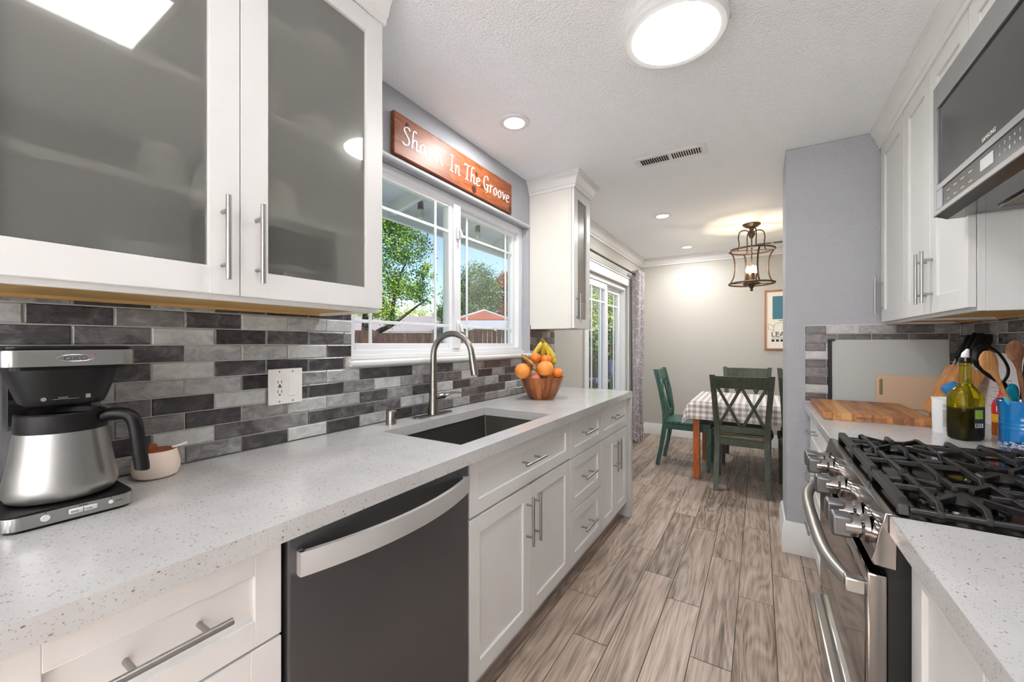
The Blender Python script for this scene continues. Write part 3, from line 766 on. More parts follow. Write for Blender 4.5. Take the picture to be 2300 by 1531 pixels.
# right-hand run
RX = 1.685; RB = 2.299
base_cabinet('drawer_cabinet', 'white drawer cabinet between the range and the blue grey wall', RX, -1, 1.872, 2.40, RB, [
    ('drawer', 1.872 + g, 2.40 - g, .681, .868, hbar(2.136, .775)), ('door', 1.872 + g, 2.40 - g, .112, .676, ((1.92, .42), (1.92, .62)))])
base_cabinet('drawer_cabinet', 'white cabinet of three drawers against the blue grey wall', RX, -1, 2.401, 2.93, RB, [
    ('drawer', 2.401 + g, 2.93 - g, .672, .868, hbar(2.7, .775, .16)), ('drawer', 2.401 + g, 2.93 - g, .398, .667, hbar(2.7, .535, .16)), ('drawer', 2.401 + g, 2.93 - g, .112, .393, hbar(2.7, .255, .16))])
base_cabinet('base_cabinet', 'narrow white shaker base cabinet in front of the range, lower right corner', RX, -1, 0.785, 1.085, RB, [
    ('door', .785 + g, 1.085 - g, .112, .868, None)])
base_cabinet('base_cabinet', 'white shaker base cabinet nearest on the right', RX, -1, -0.3, 0.784, RB, [
    ('door', -.3 + g, .241, .112, .868, None), ('door', .243, .784 - g, .112, .868, None)])

# worktops -------------------------------------------------------------
SX0, SX1, SY0, SY1 = 0.158, 0.556, 1.082, 1.782
mb = MB()
def slab(mb, x0, x1, y0, y1, z0=0.874, z1=0.914): mb.box(x0, x1, y0, y1, z0, z1)
slab(mb, 0.0135, 0.64, -0.8, SY0); slab(mb, 0.0135, SX0, SY0, SY1); slab(mb, SX1, 0.64, SY0, SY1); slab(mb, 0.0135, 0.64, SY1, 2.965)
ct = thing('countertop', 'long white speckled quartz countertop on the left with the sink cut in', 'countertop', (0.33, 1.1, 0.874))
bmesh.ops.remove_doubles(mb.bm, verts=mb.bm.verts, dist=1e-5)
part('slab', mb, 'quartz', ct)
mb = MB(); mb.box(0.0135, 0.64, 2.9295, 2.965, 0.0, 0.8735, 0.001); part('waterfall_panel', mb, 'quartz', ct)
mb = MB(); mb.box(1.655, 2.295, 1.866, 2.934, 0.874, 0.914, 0.002)
solo('countertop', mb, 'quartz', 'white quartz countertop under the wooden cutting board, beyond the range', 'countertop')
mb = MB(); mb.box(1.655, 2.295, -0.3, 1.093, 0.874, 0.914, 0.002)
solo('countertop', mb, 'quartz', 'white quartz countertop at the lower right corner, before the range', 'countertop')

# sink ------------------------------------------------------------------
def sink():
    s = thing('sink', 'undermount grey steel sink below the arched faucet', 'sink', ((SX0 + SX1) / 2, (SY0 + SY1) / 2, 0.66))
    mb = MB(); a0, a1, b0, b1 = SX0 - .006, SX1 + .006, SY0 - .006, SY1 + .006
    zt, zb, t = 0.8735, 0.675, 0.004
    def rr(x0, x1, y0, y1, z, r, n=5):
        out = []
        for cx, cy, a in ((x1 - r, y1 - r, 0), (x0 + r, y1 - r, 90), (x0 + r, y0 + r, 180), (x1 - r, y0 + r, 270)):
            for k in range(n + 1):
                th = math.radians(a + 90 * k / n); out.append((cx + r * math.cos(th), cy + r * math.sin(th), z))
        return out
    rings = [rr(a0 - .015, a1 + .015, b0 - .015, b1 + .015, zt, .02), rr(a0, a1, b0, b1, zt, .012), rr(a0, a1, b0, b1, zb + .01, .012), rr(a0 + .01, a1 - .01, b0 + .01, b1 - .01, zb, .01)]
    mb.loft(rings, caps=False)
    f = mb.bm.faces.new([mb.bm.verts.new(p) for p in rings[-1]]); mb._done([f])
    part('basin', mb, 'sink_steel', s)
    mb = MB(); mb.lathe([(0, .002), (.03, .002), (.045, .004), (.05, .001)], ((SX0 + SX1) / 2 - .05, (SY0 + SY1) / 2, zb), 24); part('drain', mb, 'chrome', s)
sink()

def faucet():
    x, y = 0.078, 1.462
    f = thing('faucet', 'brushed nickel arched pull-down kitchen faucet behind the sink', 'faucet', (x, y, 0.914))
    mb = MB()
    pl = [(x + .026 * math.cos(a) , y + (.10 if math.sin(a) > 0 else -.10) + .026 * math.sin(a)) for a in [2 * math.pi * k / 32 for k in range(32)]]
    mb.prism(pl, 'z', 0.914, 0.92, 0.0015); part('deck_plate', mb, 'nickel', f)
    mb = MB()
    top = 1.205; R = 0.105
    pts = [(x, y, .918), (x, y, .95), (x, y, 1.03), (x, y, 1.12), (x, y, top)]; rs = [.027, .024, .0195, .0165, .0155]
    dv = Vector((0.985, 0.17, 0))
    for k in range(1, 15):
        a = math.radians(180 - 12.6 * k); c = Vector((x, y, top)) + dv * R
        p = c + dv * (R * math.cos(a)) + Vector((0, 0, R * math.sin(a))); pts.append(p); rs.append(.0145)
    mb.tube(pts, rs, 18); part('spout', mb, 'nickel', f)
    e = pts[-1]; d = (pts[-1] - pts[-2]).normalized()
    mb = MB(); mb.tube([e + d * .001, e + d * .02, e + d * .075, e + d * .098], [.0155, .0165, .0185, .0175], 16)
    sp = part('spray_head', mb, 'nickel', f)
    mb = MB(); mb.tube([e + d * .0985, e + d * .1], [.0125, .012], 16); part('spray_nozzle', mb, 'black', sp)
    mb = MB(); mb.tube([(x + .012, y + .008, 1.0), (x + .03, y + .034, 1.005), (x + .036, y + .045, 1.006)], [.017, .0165, .013], 14)
    mb.tube([(x + .036, y + .045, 1.008), (x + .05, y + .08, 1.018), (x + .066, y + .135, 1.014)], [.008, .0065, .005], 10, flat=1.5)
    part('lever', mb, 'chrome', f)
faucet()
t = thing('air_gap', 'short brushed nickel air gap cylinder left of the faucet', 'sink fitting', (0.074, 1.202, 0.914))
mb = MB(); mb.lathe([(0, 0), (.022, 0), (.022, .058), (.020, .061), (0, .062)], (0.074, 1.202, 0.914), 28); part('cap', mb, 'nickel', t)
mb = MB(); mb.beam((0.0925, 1.207, 0.942), (0.0925, 1.207, 0.966), 0.007, 0.009, (1, 0, 0)); part('slot', mb, 'rubber', t)

# dishwasher ---------------------------------------------------------------
def dishwasher():
    y0, y1 = 0.452, 1.055
    d = thing('dishwasher', 'dark stainless dishwasher with a bowed bar handle', 'dishwasher', (0.33, (y0 + y1) / 2, 0.0))
    mb = MB(); mb.box(0.02, 0.585, y0, y1, 0.1, 0.872); mb.box(0.02, 0.54, y0, y1, 0, 0.1); part('body', mb, 'rubber', d)
    mb = MB(); mb.box(0.586, 0.612, y0 + .004, y1 - .003, 0.112, 0.862, .004); part('door', mb, 'dark_steel', d)
    mb = MB(); rings = []
    for k in range(25):
        u = k / 24; y = y0 + .02 + u * (y1 - y0 - .04); bow = 0.012 + 0.048 * (1 - (2 * u - 1) ** 2); x = 0.612 + bow; z = 0.808
        h = .025; tt = .006
        rings.append([(x - tt, y, z - h), (x + tt, y, z - h), (x + tt + .001, y, z), (x + tt, y, z + h), (x - tt, y, z + h)])
    mb.loft(rings)
    for y in (y0 + .021, y1 - .033): mb.box(0.612, 0.63, y, y + .012, .783, .833, .002)
    part('handle', mb, 'pale_steel', d)
    mb = MB(); mb.box(0.6122, 0.6128, y1 - .06, y1 - .055, .845, .849); part('status_light', mb, 'black', d)
dishwasher()

# upper cabinets -------------------------------------------------------------
def pane_door(parent, xf, s, y0, y1, z0, z1, h, w=0.065, xt=0.02):
    mb = MB(); shaker(mb, xf, s, y0, y1, z0, z1, w, panel=False); o = part('door', mb, 'white', parent)
    mb = MB(); xg = xf - s * 0.012; mb.box(xg - .002, xg + .002, y0 + w - .004, y1 - w + .004, z0 + w - .004, z1 - w + .004); part('glass_pane', mb, 'frosted', o)
    if h: mb = MB(); pull(mb, xf, s, h[0], h[1]); part('handle', mb, 'steel', o)
    return o
UZ0, UZ1 = 1.379, 2.337
def upper(name, label, xf, s, y0, y1, xback, shelves=(), glass=True, z0=UZ0, side_mat='white'):
    c = thing(name, label, 'cabinet', ((xf + xback) / 2, (y0 + y1) / 2, z0))
    xb = xf - s * 0.0215; t = .018
    mb = MB(); zb = z0 - 0.012
    xs = xb - s * .0181
    mb.box(xback, xs, y0, y0 + t, zb, UZ1 + .03); mb.box(xback, xs, y1 - t, y1, zb, UZ1 + .03); mb.box(xback, xs, y0 + t, y1 - t, UZ1, UZ1 + .03)
    ff = .03
    mb.box(xb - s * .018, xb, y0, y0 + ff, zb, UZ1 + .03, .001); mb.box(xb - s * .018, xb, y1 - ff, y1, zb, UZ1 + .03, .001); mb.box(xb - s * .018, xb, y0 + ff, y1 - ff, zb, z0 + .02, .001); mb.box(xb - s * .018, xb, y0 + ff, y1 - ff, UZ1 - .02, UZ1 + .03, .001)
    part('carcass', mb, side_mat, c)
    mb = MB(); mb.box(xback, xback + s * .006, y0 + t, y1 - t, z0, UZ1); mb.box(xback, xb - s * .02, y0 + t, y1 - t, z0 + .002, z0 + .014)
    part('lining', mb, 'inside', c)
    mb = MB(); mb.box(xback, xb - s * .0185, y0 + t, y1 - t, z0 - .004, z0 + .001); mb.box(xback, xback + s * .02, y0 + t, y1 - t, zb, z0 - .004)
    mb.box(xb - s * .0205, xb - s * .0183, y0 + t + .001, y1 - t - .001, zb + .0005, z0 - .0045)
    part('underside', mb, 'raw_wood', c, 'bare plywood underside')
    for z in shelves:
        mb = MB(); mb.box(xback + s * .006, xb - s * .002, y0 + t, y1 - t, z, z + .018); part('shelf', mb, 'white', c)
    return c
c = upper('wall_cabinet', 'large white wall cabinet with two frosted glass doors, upper left', 0.35, 1, 0.052, 0.922, 0.0015, (1.60, 1.86, 2.12))
pane_door(c, 0.35, 1, 0.054, 0.4845, UZ0, UZ1, ((.447, 1.412), (.447, 1.608)))
pane_door(c, 0.35, 1, 0.4865, 0.920, UZ0, UZ1, ((.523, 1.412), (.523, 1.608)))
mb = MB(); mb.moulding(crown_prof(0.1, 0.055, CZ - .0005), [(0.3515, 0.03), (0.3515, 0.928)], -1.0); part('crown', mb, 'trim', c)
c = upper('wall_cabinet', 'narrow white wall cabinet with one frosted glass door, right of the window', 0.35, 1, 2.562, 2.866, 0.0015, (1.62, 1.86, 2.1), side_mat='cream_side')
pane_door(c, 0.35, 1, 2.564, 2.864, UZ0 - .01, UZ1, ((2.60, 1.412), (2.60, 1.608)))
mb = MB(); mb.moulding(crown_prof(0.1, 0.055, CZ - .0005), [(0.002, 2.562), (0.3515, 2.562), (0.3515, 2.866), (0.08, 2.866)], -1.0); part('crown', mb, 'trim', c)
# crockery behind the frosted doors
def crock(mat, prof, x, y, z, label, cat='dish', grp=None):
    mb = MB(); mb.lathe(prof, (x, y, z), 28); return solo('crockery', mb, mat, label, cat, grp)
bowlp = [(0, .004), (.04, .004), (.07, .04), (.085, .09), (.082, .09), (.066, .042), (.038, .008), (0, .008)]
mugp = [(0, 0), (.04, 0), (.042, .1), (.038, .1), (.036, .006), (0, .006)]
jugp = [(0, 0), (.05, 0), (.06, .05), (.05, .12), (.035, .16), (.04, .19), (.036, .19), (.03, .16), (0, .1)]
crock('dish2', bowlp, .2, .36, 2.138, 'pale bowl on the top shelf behind the left frosted door')
crock('dish', jugp, .2, .60, 1.878, 'cream jug blurred behind the right frosted door')
crock('dish2', bowlp, .2, .78, 1.878, 'white bowl beside the cream jug behind the right frosted door')
crock('dish2', mugp, .24, .37, 1.618, 'pale mug on the middle shelf behind the left frosted door', 'mug')
crock('dish2', bowlp, .22, .36, 1.394, 'white bowl on the bottom shelf behind the left frosted door')
crock('dish', mugp, .24, .64, 1.618, 'cream mug on the middle shelf behind the right frosted door', 'mug')
crock('dish2', bowlp, .22, .66, 1.394, 'white bowl on the bottom shelf behind the right frosted door')
crock('dish2', bowlp, .2, .78, 2.138, 'white bowl on the top shelf behind the right frosted door')

def upper_right():
    X = 2.0; s = -1; xb = XR - .0085
    c = upper('wall_cabinet', 'white shaker wall cabinet above the cutting board, two doors meeting', X, s, 1.862, 2.532, xb)
    front(c, 'door', X, s, 1.864, 2.1975, UZ0, UZ1, ((2.165, 1.42), (2.165, 1.622)), w=.065)
    front(c, 'door', X, s, 2.1995, 2.530, UZ0, UZ1, ((2.235, 1.42), (2.235, 1.622)), w=.065)
    mb = MB(); mb.moulding(crown_prof(0.1, 0.045, CZ - .0005), [(X, 1.09), (X, 2.945)], 1.0); part('crown', mb, 'trim', c)
    c = upper('wall_cabinet', 'single door white wall cabinet against the blue grey wall', X, s, 2.533, 2.948, xb)
    front(c, 'door', X, s, 2.535, 2.935, UZ0, UZ1, ((2.90, 1.42), (2.90, 1.622)), w=.065)
    c = thing('wall_cabinet', 'white wall cabinet above the microwave', 'cabinet', (2.15, 1.475, 2.1))
    mb = MB(); mb.box(X + .0215, xb, 1.095, 1.86, 2.1, UZ1 + .03); part('carcass', mb, 'white', c)
    front(c, 'door', X, s, 1.097, 1.476, 2.102, UZ1, None, w=.06); front(c, 'door', X, s, 1.478, 1.858, 2.102, UZ1, None, w=.06)
upper_right()

# microwave -----------------------------------------------------------------------
def microwave():
    x = 1.918; y0, y1, z0, z1 = 1.092, 1.852, 1.676, 2.096
    m = thing('microwave', 'dark steel microwave hood mounted above the gas range', 'microwave', (2.1, 1.47, z0))
    mb = MB(); mb.box(x + .03, 2.3, y0, y1, z0 + .006, z1); part('body', mb, 'black', m)
    mb = MB()   # door frame around the window
    wy0, wy1, wz0, wz1 = 1.12, 1.822, 1.772, 2.02
    mb.box(x, x + .03, y0, wy0, 1.66 + .02, z1, .002); mb.box(x, x + .03, wy1, y1, z0, z1, .002)
    mb.box(x, x + .03, wy0, wy1, wz1, z1, .002); mb.box(x, x + .03, wy0, wy1, 1.752, wz0, .002); mb.box(x + .0003, x + .03, 1.7755, wy1, 1.6925, 1.7515)
    door = part('door', mb, 'mw_steel', m)
    mb = MB(); mb.box(x + .006, x + .03, wy0, wy1, wz0, wz1); part('window', mb, 'mw_glass', door)
    mb = MB(); text(mb, 'SAMSUNG', (x + .0055, 1.53, 1.784), (0, -1, 0), (0, 0, 1), 0.016, 0.0004, 1.0); part('logo', mb, 'light_mark', door)
    mb = MB(); mb.box(x + .002, x + .03, 1.12, 1.775, 1.692, 1.751, .001); p = part('control_panel', mb, 'mw_glass', m)
    mb = MB(); mb.box(x - .001, x + .03, wy0, 1.85, z0, 1.6915, .002); part('lower_rail', mb, 'mid_steel', m)
    mb = MB(); mb.box(x + .0012, x + .0022, 1.458, 1.526, 1.708, 1.738); part('display', mb, 'display', p)
    mb = MB()
    for i, ch in enumerate('12345'): text(mb, ch, (x + .0019, 1.43 - i * .022, 1.731), (0, -1, 0), (0, 0, 1), .011, .0003)
    for i, ch in enumerate('67890'): text(mb, ch, (x + .0019, 1.43 - i * .022, 1.711), (0, -1, 0), (0, 0, 1), .011, .0003)
    for i in range(4):
        for j in range(2):
            yy = 1.745 - i * .05; zz = 1.704 + j * .026
            mb.box(x + .0014, x + .0021, yy - .022, yy, zz, zz + .002)
    for i in range(4):
        for j in range(2): mb.box(x + .0014, x + .0021, 1.29 - i * .04, 1.312 - i * .04, 1.708 + j * .022, 1.7105 + j * .022)
    part('key_markings', mb, 'light_mark', p)
    mb = MB(); mb.box(x + .01, 2.295, y0 + .005, y1 - .005, z0 - .004, z0 + .006, .002); mb.prism([(x + .002, z0), (x + .03, z0 - .012), (x + .07, z0 - .012), (x + .07, z0)], 'y', y0 + .01, y1 - .01)
    u = part('underside', mb, 'enamel', m)
    mb = MB(); mb.box(2.04, 2.26, 1.16, 1.42, z0 - .008, z0 - .004, .001); mb.box(2.04, 2.26, 1.50, 1.76, z0 - .008, z0 - .004, .001); part('grease_filter', mb, 'filter', u)
    mb = MB()
    for (ya, yb) in ((1.155, 1.425), (1.495, 1.765)):
        mb.tube([(2.035, ya, z0 - .007), (2.265, ya, z0 - .007), (2.265, yb, z0 - .007), (2.035, yb, z0 - .007)], .004, 8, closed=True)
    part('filter_rim', mb, 'chrome', u)
microwave()

# gas range -----------------------------------------------------------------------------
def gas_range():
    y0, y1 = 1.100, 1.860
    r = thing('gas_range', 'stainless gas range with black cast iron grates', 'stove', (1.96, 1.48, 0.0))
    mb = MB(); mb.box(1.655, 2.28, y0 + .002, y1 - .002, 0.03, 0.885); mb.box(1.70, 2.29, y0 + .02, y1 - .02, 0, .03); part('body', mb, 'rubber', r)
    mb = MB(); mb.box(1.660, 2.285, y0 + .001, y1 - .001, 0.885, 0.912, .004); mb.box(1.70, 2.26, y0 + .03, y1 - .03, .912, .9132); part('cooktop', mb, 'enamel', r)
    mb = MB()
    pr = [(1.650, 0.916), (1.668, 0.916), (1.668, 0.802), (1.632, 0.805), (1.628, 0.813), (1.634, 0.835), (1.640, 0.874), (1.643, 0.886)]
    mb.prism(pr, 'y', y0 - .001, y1 + .001, 0.002); cp = part('control_panel', mb, 'chrome', r)
    for y in (1.175, 1.265, 1.48, 1.695, 1.785):
        mb = MB(); xf = Matrix.Rotation(-math.pi / 2, 4, 'Y'); o = Vector((1.637, y, 0.852))
        mb.lathe([(0, 0), (.030, 0), (.030, .010), (.026, .013), (.0235, .015), (.0235, .042), (0, .042)], o, 24, xf)
        k = part('knob', mb, 'chrome', cp)
        mb = MB(); mb.box(1.570, 1.609, y - .021, y + .021, .827, .877, .007, 3); part('grip', mb, 'dark_steel', k)
    def door(name, z0, z1, hz, bow):
        mb = MB(); x = 1.622
        mb.box(x, 1.654, y0 + .002, y1 - .002, z0, z1, .004); o = part(name, mb, 'chrome', r)
        mb = MB(); mb.box(x - .0015, x + .01, y0 + .018, y1 - .018, z0 + .012, z1 - .03, .001); part('glass_panel', mb, 'range_glass', o)
        mb = MB(); pts = []; ya, yb = y0 + .03, y1 - .03
        for k in range(21):
            u = k / 20; pts.append((x - .022 - bow * (1 - (2 * u - 1) ** 4), ya + (yb - ya) * u, hz))
        if bow > .02: mb.tube(pts, .0155, 14)
        else: mb.box(x - .026, x + .002, ya, yb, hz - .009, hz + .012, .006)
        for y in (ya, yb) if bow > .02 else (): mb.box(x - .034, x + .002, y - .014, y + .014, hz - .016, hz + .016, .004)
        part('handle', mb, 'steel', o)
    door('oven_door', 0.385, 0.785, 0.742, 0.034)
    door('drawer', 0.05, 0.375, 0.345, 0.012)
    # burners
    bx = [(1.80, 1.235), (2.09, 1.235), (1.945, 1.48), (1.80, 1.725), (2.09, 1.725)]
    for i, (x, y) in enumerate(bx):
        R = .05 if i in (0, 2, 3) else .04
        mb = MB(); mb.lathe([(0, 0), (R + .018, 0), (R + .014, .005), (R, .006), (R, .012), (0, .012)], (x, y, .913), 28); b = part('burner', mb, 'enamel', r)
        mb = MB(); mb.lathe([(0, .012), (R - .004, .012), (R - .002, .016), (R - .006, .02), (0, .021)], (x, y, .913), 28); part('burner_cap', mb, 'iron', b)
    # grates
    for i in range(3):
        a = y0 + .012 + i * .2465; b = a + .2425; yc = (a + b) / 2
        mb = MB(); zt, h, w = .946, .012, .0105
        mb.prism([(a, .913), (a + .004, .934), (a + .016, zt), (b - .016, zt), (b - .004, .934), (b, .913), (b - .014, .913), (b - .02, .929), (a + .02, .929), (a + .014, .913)], 'x', 1.672, 1.69, .002)
        mb.prism([(a, .913), (a + .004, .934), (a + .016, zt), (b - .016, zt), (b - .004, .934), (b, .913), (b - .014, .913), (b - .02, .929), (a + .02, .929), (a + .014, .913)], 'x', 2.214, 2.232, .002)
        for yy in (a + .006, b - .006): mb.box(1.69, 2.214, yy - w / 2, yy + w / 2, .920, .930, .002)
        cs = [(1.80, .052), (2.09, .052)] if i != 1 else [(1.945, .075)]
        for x in (1.735, 1.80, 1.872, 1.945, 2.018, 2.09, 2.155):
            gap = 0.0
            for cx, rr in cs:
                if abs(x - cx) < rr: gap = max(gap, math.sqrt(rr * rr - (x - cx) ** 2))
            def bar(p, q, outer_first):
                A, B = (p, q)
                if outer_first: poly = [(A, .918), (A, .932), (A + .014, zt), (B, zt), (B, zt - h), (A + .02, zt - h), (A + .012, .918)]
                else: poly = [(A, zt), (B - .014, zt), (B, .932), (B, .918), (B - .012, .918), (B - .02, zt - h), (A, zt - h)]
                mb.prism(poly, 'x', x - w / 2, x + w / 2, .0015)
            if gap > 0: bar(a, yc - gap + .012, True); bar(yc + gap - .012, b, False)
            else:
                mb.prism([(a, .918), (a, .932), (a + .014, zt), (b - .014, zt), (b, .932), (b, .918), (b - .012, .918), (b - .02, zt - h), (a + .02, zt - h), (a + .012, .918)], 'x', x - w / 2, x + w / 2, .0015)
        xs = 1.69
        for cx, rr in cs + [(2.4, 0)]:
            xe = min(cx - rr + .012, 2.214)
            if xe > xs: mb.box(xs, xe, yc - w / 2, yc + w / 2, zt - h, zt, .0015)
            for sy in (-1, 1):
                for sx in (-1, 1):
                    if cx < 2.3: mb.beam((cx + sx * .073, yc + sy * .098, zt - h / 2 - .001), (cx + sx * .022, yc + sy * .03, zt - h / 2 - .001), w * .9, h, bev=.0015)
            xs = cx + rr - .012
        part('grate', mb, 'iron', r)
gas_range()

# ------------------------------------------------------------------ ceiling lamps and vents
def lamp_light(name, loc, size, watts, parent, col=(1, .995, .99), shape='DISK', spread=math.pi):
    l = bpy.data.lights.new(name, 'AREA'); l.shape = shape; l.size = size; l.energy = watts; l.color = col; l.spread = spread
    o = bpy.data.objects.new(name, l); COL.objects.link(o); o.parent = parent
    o.location = Vector(loc) - root_off(parent); return o
def round_lamp(x, y):
    t = thing('ceiling_lamp', 'large round white flush ceiling lamp, lit', 'ceiling light', (x, y, CZ))
    mb = MB(); mb.lathe([(0, 0), (.176, 0), (.178, -.022), (.172, -.026), (.172, -.03), (.178, -.032), (.178, -.05), (.17, -.056), (.150, -.055), (.150, -.05), (0, -.05)], (x, y, CZ), 64); part('housing', mb, 'trim', t)
    mb = MB(); mb.lathe([(0, -.071), (.05, -.069), (.10, -.064), (.135, -.058), (.149, -.0545)], (x, y, CZ), 64); part('diffuser', mb, 'lamp_round', t)
    mb = MB()
    mb.box(x + .1705, x + .1785, y + .02, y + .026, CZ - .047, CZ - .034); part('brand_mark', mb, 'grey_mark', t)
round_lamp(1.168, 1.555)
def can(x, y, label, watts, grp='recessed ceiling lights', spread=math.pi):
    t = thing('recessed_light', label, 'ceiling light', (x, y, CZ), grp)
    mb = MB(); mb.lathe([(.052, .004), (.052, -.002), (.056, -.008), (.076, -.008), (.082, -.003), (.082, 0), (.06, .004)], (x, y, CZ), 40, closed_prof=True); part('trim_ring', mb, 'trim', t)
    mb = MB(); mb.lathe([(0, -.003), (.053, -.003)], (x, y, CZ), 40); part('diffuser', mb, 'lamp_can', t)
    lamp_light('recessed_glow', (x, y, CZ - .012), .1, watts, t, spread=spread); return t
can(0.325, 1.815, 'recessed white ceiling light near the window sign', CAN_W * .7)
can(0.675, 3.86, 'recessed dining ceiling light, the nearer of the two above the left chair', CAN_W)
can(0.685, 5.26, 'recessed dining ceiling light, the farther one close to the far wall', CAN_W)
can(2.7, 4.3, 'added unseen fill light in the dining ceiling beyond the partition', CAN_W)  # hidden lamp added for brighter, more even light
can(0.45, -1.3, 'added unseen fill light washing the back wall, left one', BACK_FILL_W, spread=1.25)  # three unseen lamps added to bounce soft light off wall and floor
can(1.15, -1.3, 'added unseen fill light washing the back wall, middle one', BACK_FILL_W, spread=1.25)
can(1.85, -1.3, 'added unseen fill light washing the back wall, right one', BACK_FILL_W, spread=1.25)
def panel_lamp():
    x0, x1, y0, y1 = 0.95, 1.366, 0.18, 0.56
    t = thing('ceiling_panel_light', 'rectangular lit ceiling panel reflected in the left cabinet glass', 'ceiling light', ((x0 + x1) / 2, (y0 + y1) / 2, CZ))
    mb = MB()
    for a in ((x0 - .02, x1 + .02, y0 - .02, y0), (x0 - .02, x1 + .02, y1, y1 + .02), (x0 - .02, x0, y0, y1), (x1, x1 + .02, y0, y1)): mb.box(*a, CZ - .012, CZ - .0005, .002)
    part('frame', mb, 'trim', t)
    mb = MB(); mb.box(x0, x1, y0, y1, CZ - .006, CZ - .001); part('diffuser', mb, 'lamp_panel', t)
panel_lamp()
def vent(x, y, w, d, label, n=26):
    t = thing('ceiling_vent', label, 'air vent', (x, y, CZ))
    mb = MB(); e = .03
    for a in ((x - w / 2 - e, x + w / 2 + e, y - d / 2 - e, y - d / 2), (x - w / 2 - e, x + w / 2 + e, y + d / 2, y + d / 2 + e), (x - w / 2 - e, x - w / 2, y - d / 2, y + d / 2), (x + w / 2, x + w / 2 + e, y - d / 2, y + d / 2)): mb.box(*a, CZ - .006, CZ - .0005, .002)
    mb.box(x - .006, x + .006, y - d / 2, y + d / 2, CZ - .006, CZ - .001)
    part('frame', mb, 'trim', t)
    mb = MB(); mb.box(x - w / 2, x + w / 2, y - d / 2, y + d / 2, CZ - .0012, CZ - .0004); part('duct', mb, 'rubber', t)
    mb = MB()
    for k in range(n):
        xx = x - w / 2 + (k + .5) * w / n; s = 1 if xx < x else -1
        mb.beam((xx - s * .003, y - d / 2, CZ - .0055), (xx - s * .003, y + d / 2, CZ - .0055), .0045, .0012, (s * .55, 0, 1))
    part('louvres', mb, 'trim', t)
vent(0.955, 2.66, .36, .085, 'white ceiling air vent above the kitchen passage')
vent(1.56, 5.55, .3, .1, 'white ceiling air vent behind the pendant lamp', 18)

# ------------------------------------------------------------------ carved sign
GL = {'S': (.50, [[(.44, .86), (.34, .98), (.16, .94), (.1, .76), (.24, .55), (.38, .34), (.32, .08), (.12, .0), (-.02, .1)]]),
      'h': (.50, [[(.34, .96), (.24, 1.03), (.14, .92), (.09, .5), (.05, 0)], [(.07, .28), (.2, .52), (.31, .52), (.33, .35), (.31, .1), (.38, .0), (.46, .07)]]),
      'a': (.50, [[(.38, .5), (.2, .54), (.06, .34), (.05, .1), (.14, .0), (.28, .15), (.37, .48)], [(.38, .52), (.34, .12), (.4, .0), (.48, .07)]]),
      'r': (.40, [[(.02, .48), (.1, .53), (.1, .3), (.07, 0)], [(.09, .28), (.2, .5), (.34, .52)]]),
      'i': (.24, [[(.03, .47), (.1, .53), (.09, .15), (.14, 0), (.21, .06)], [(.11, .74), (.13, .78)]]),
      'n': (.52, [[(.02, .48), (.1, .53), (.08, .2), (.06, 0)], [(.08, .28), (.2, .5), (.31, .52), (.33, .35), (.31, .1), (.38, 0), (.46, .07)]]),
      "'": (.2, [[(.1, 1.02), (.06, .8)]]),
      'I': (.36, [[(.17, .97), (.14, .5), (.1, .02)], [(.04, .96), (.16, .98), (.3, .97)], [(-.02, .02), (.1, .02), (.24, .0)]]),
      'T': (.52, [[(.0, .82), (.08, .95), (.28, .93), (.42, .94), (.54, 1.02)], [(.29, .93), (.25, .5), (.21, .02)], [(.1, .02), (.22, .02), (.34, .0)]]),
      'e': (.44, [[(.06, .27), (.28, .32), (.33, .45), (.2, .54), (.07, .36), (.06, .12), (.18, 0), (.38, .1)]]),
      'G': (.58, [[(.46, .78), (.38, .96), (.2, .94), (.06, .7), (.05, .3), (.18, .06), (.34, .1), (.41, .36)], [(.26, .4), (.4, .42), (.52, .4)], [(.41, .36), (.39, -.02), (.24, -.14)]]),
      'o': (.46, [[(.2, .54), (.06, .36), (.06, .12), (.18, 0), (.32, .14), (.33, .38), (.2, .54)]]),
      'v': (.42, [[(.0, .47), (.08, .53), (.17, .04)], [(.17, .03), (.28, .28), (.36, .52)]]), ' ': (.26, [])}
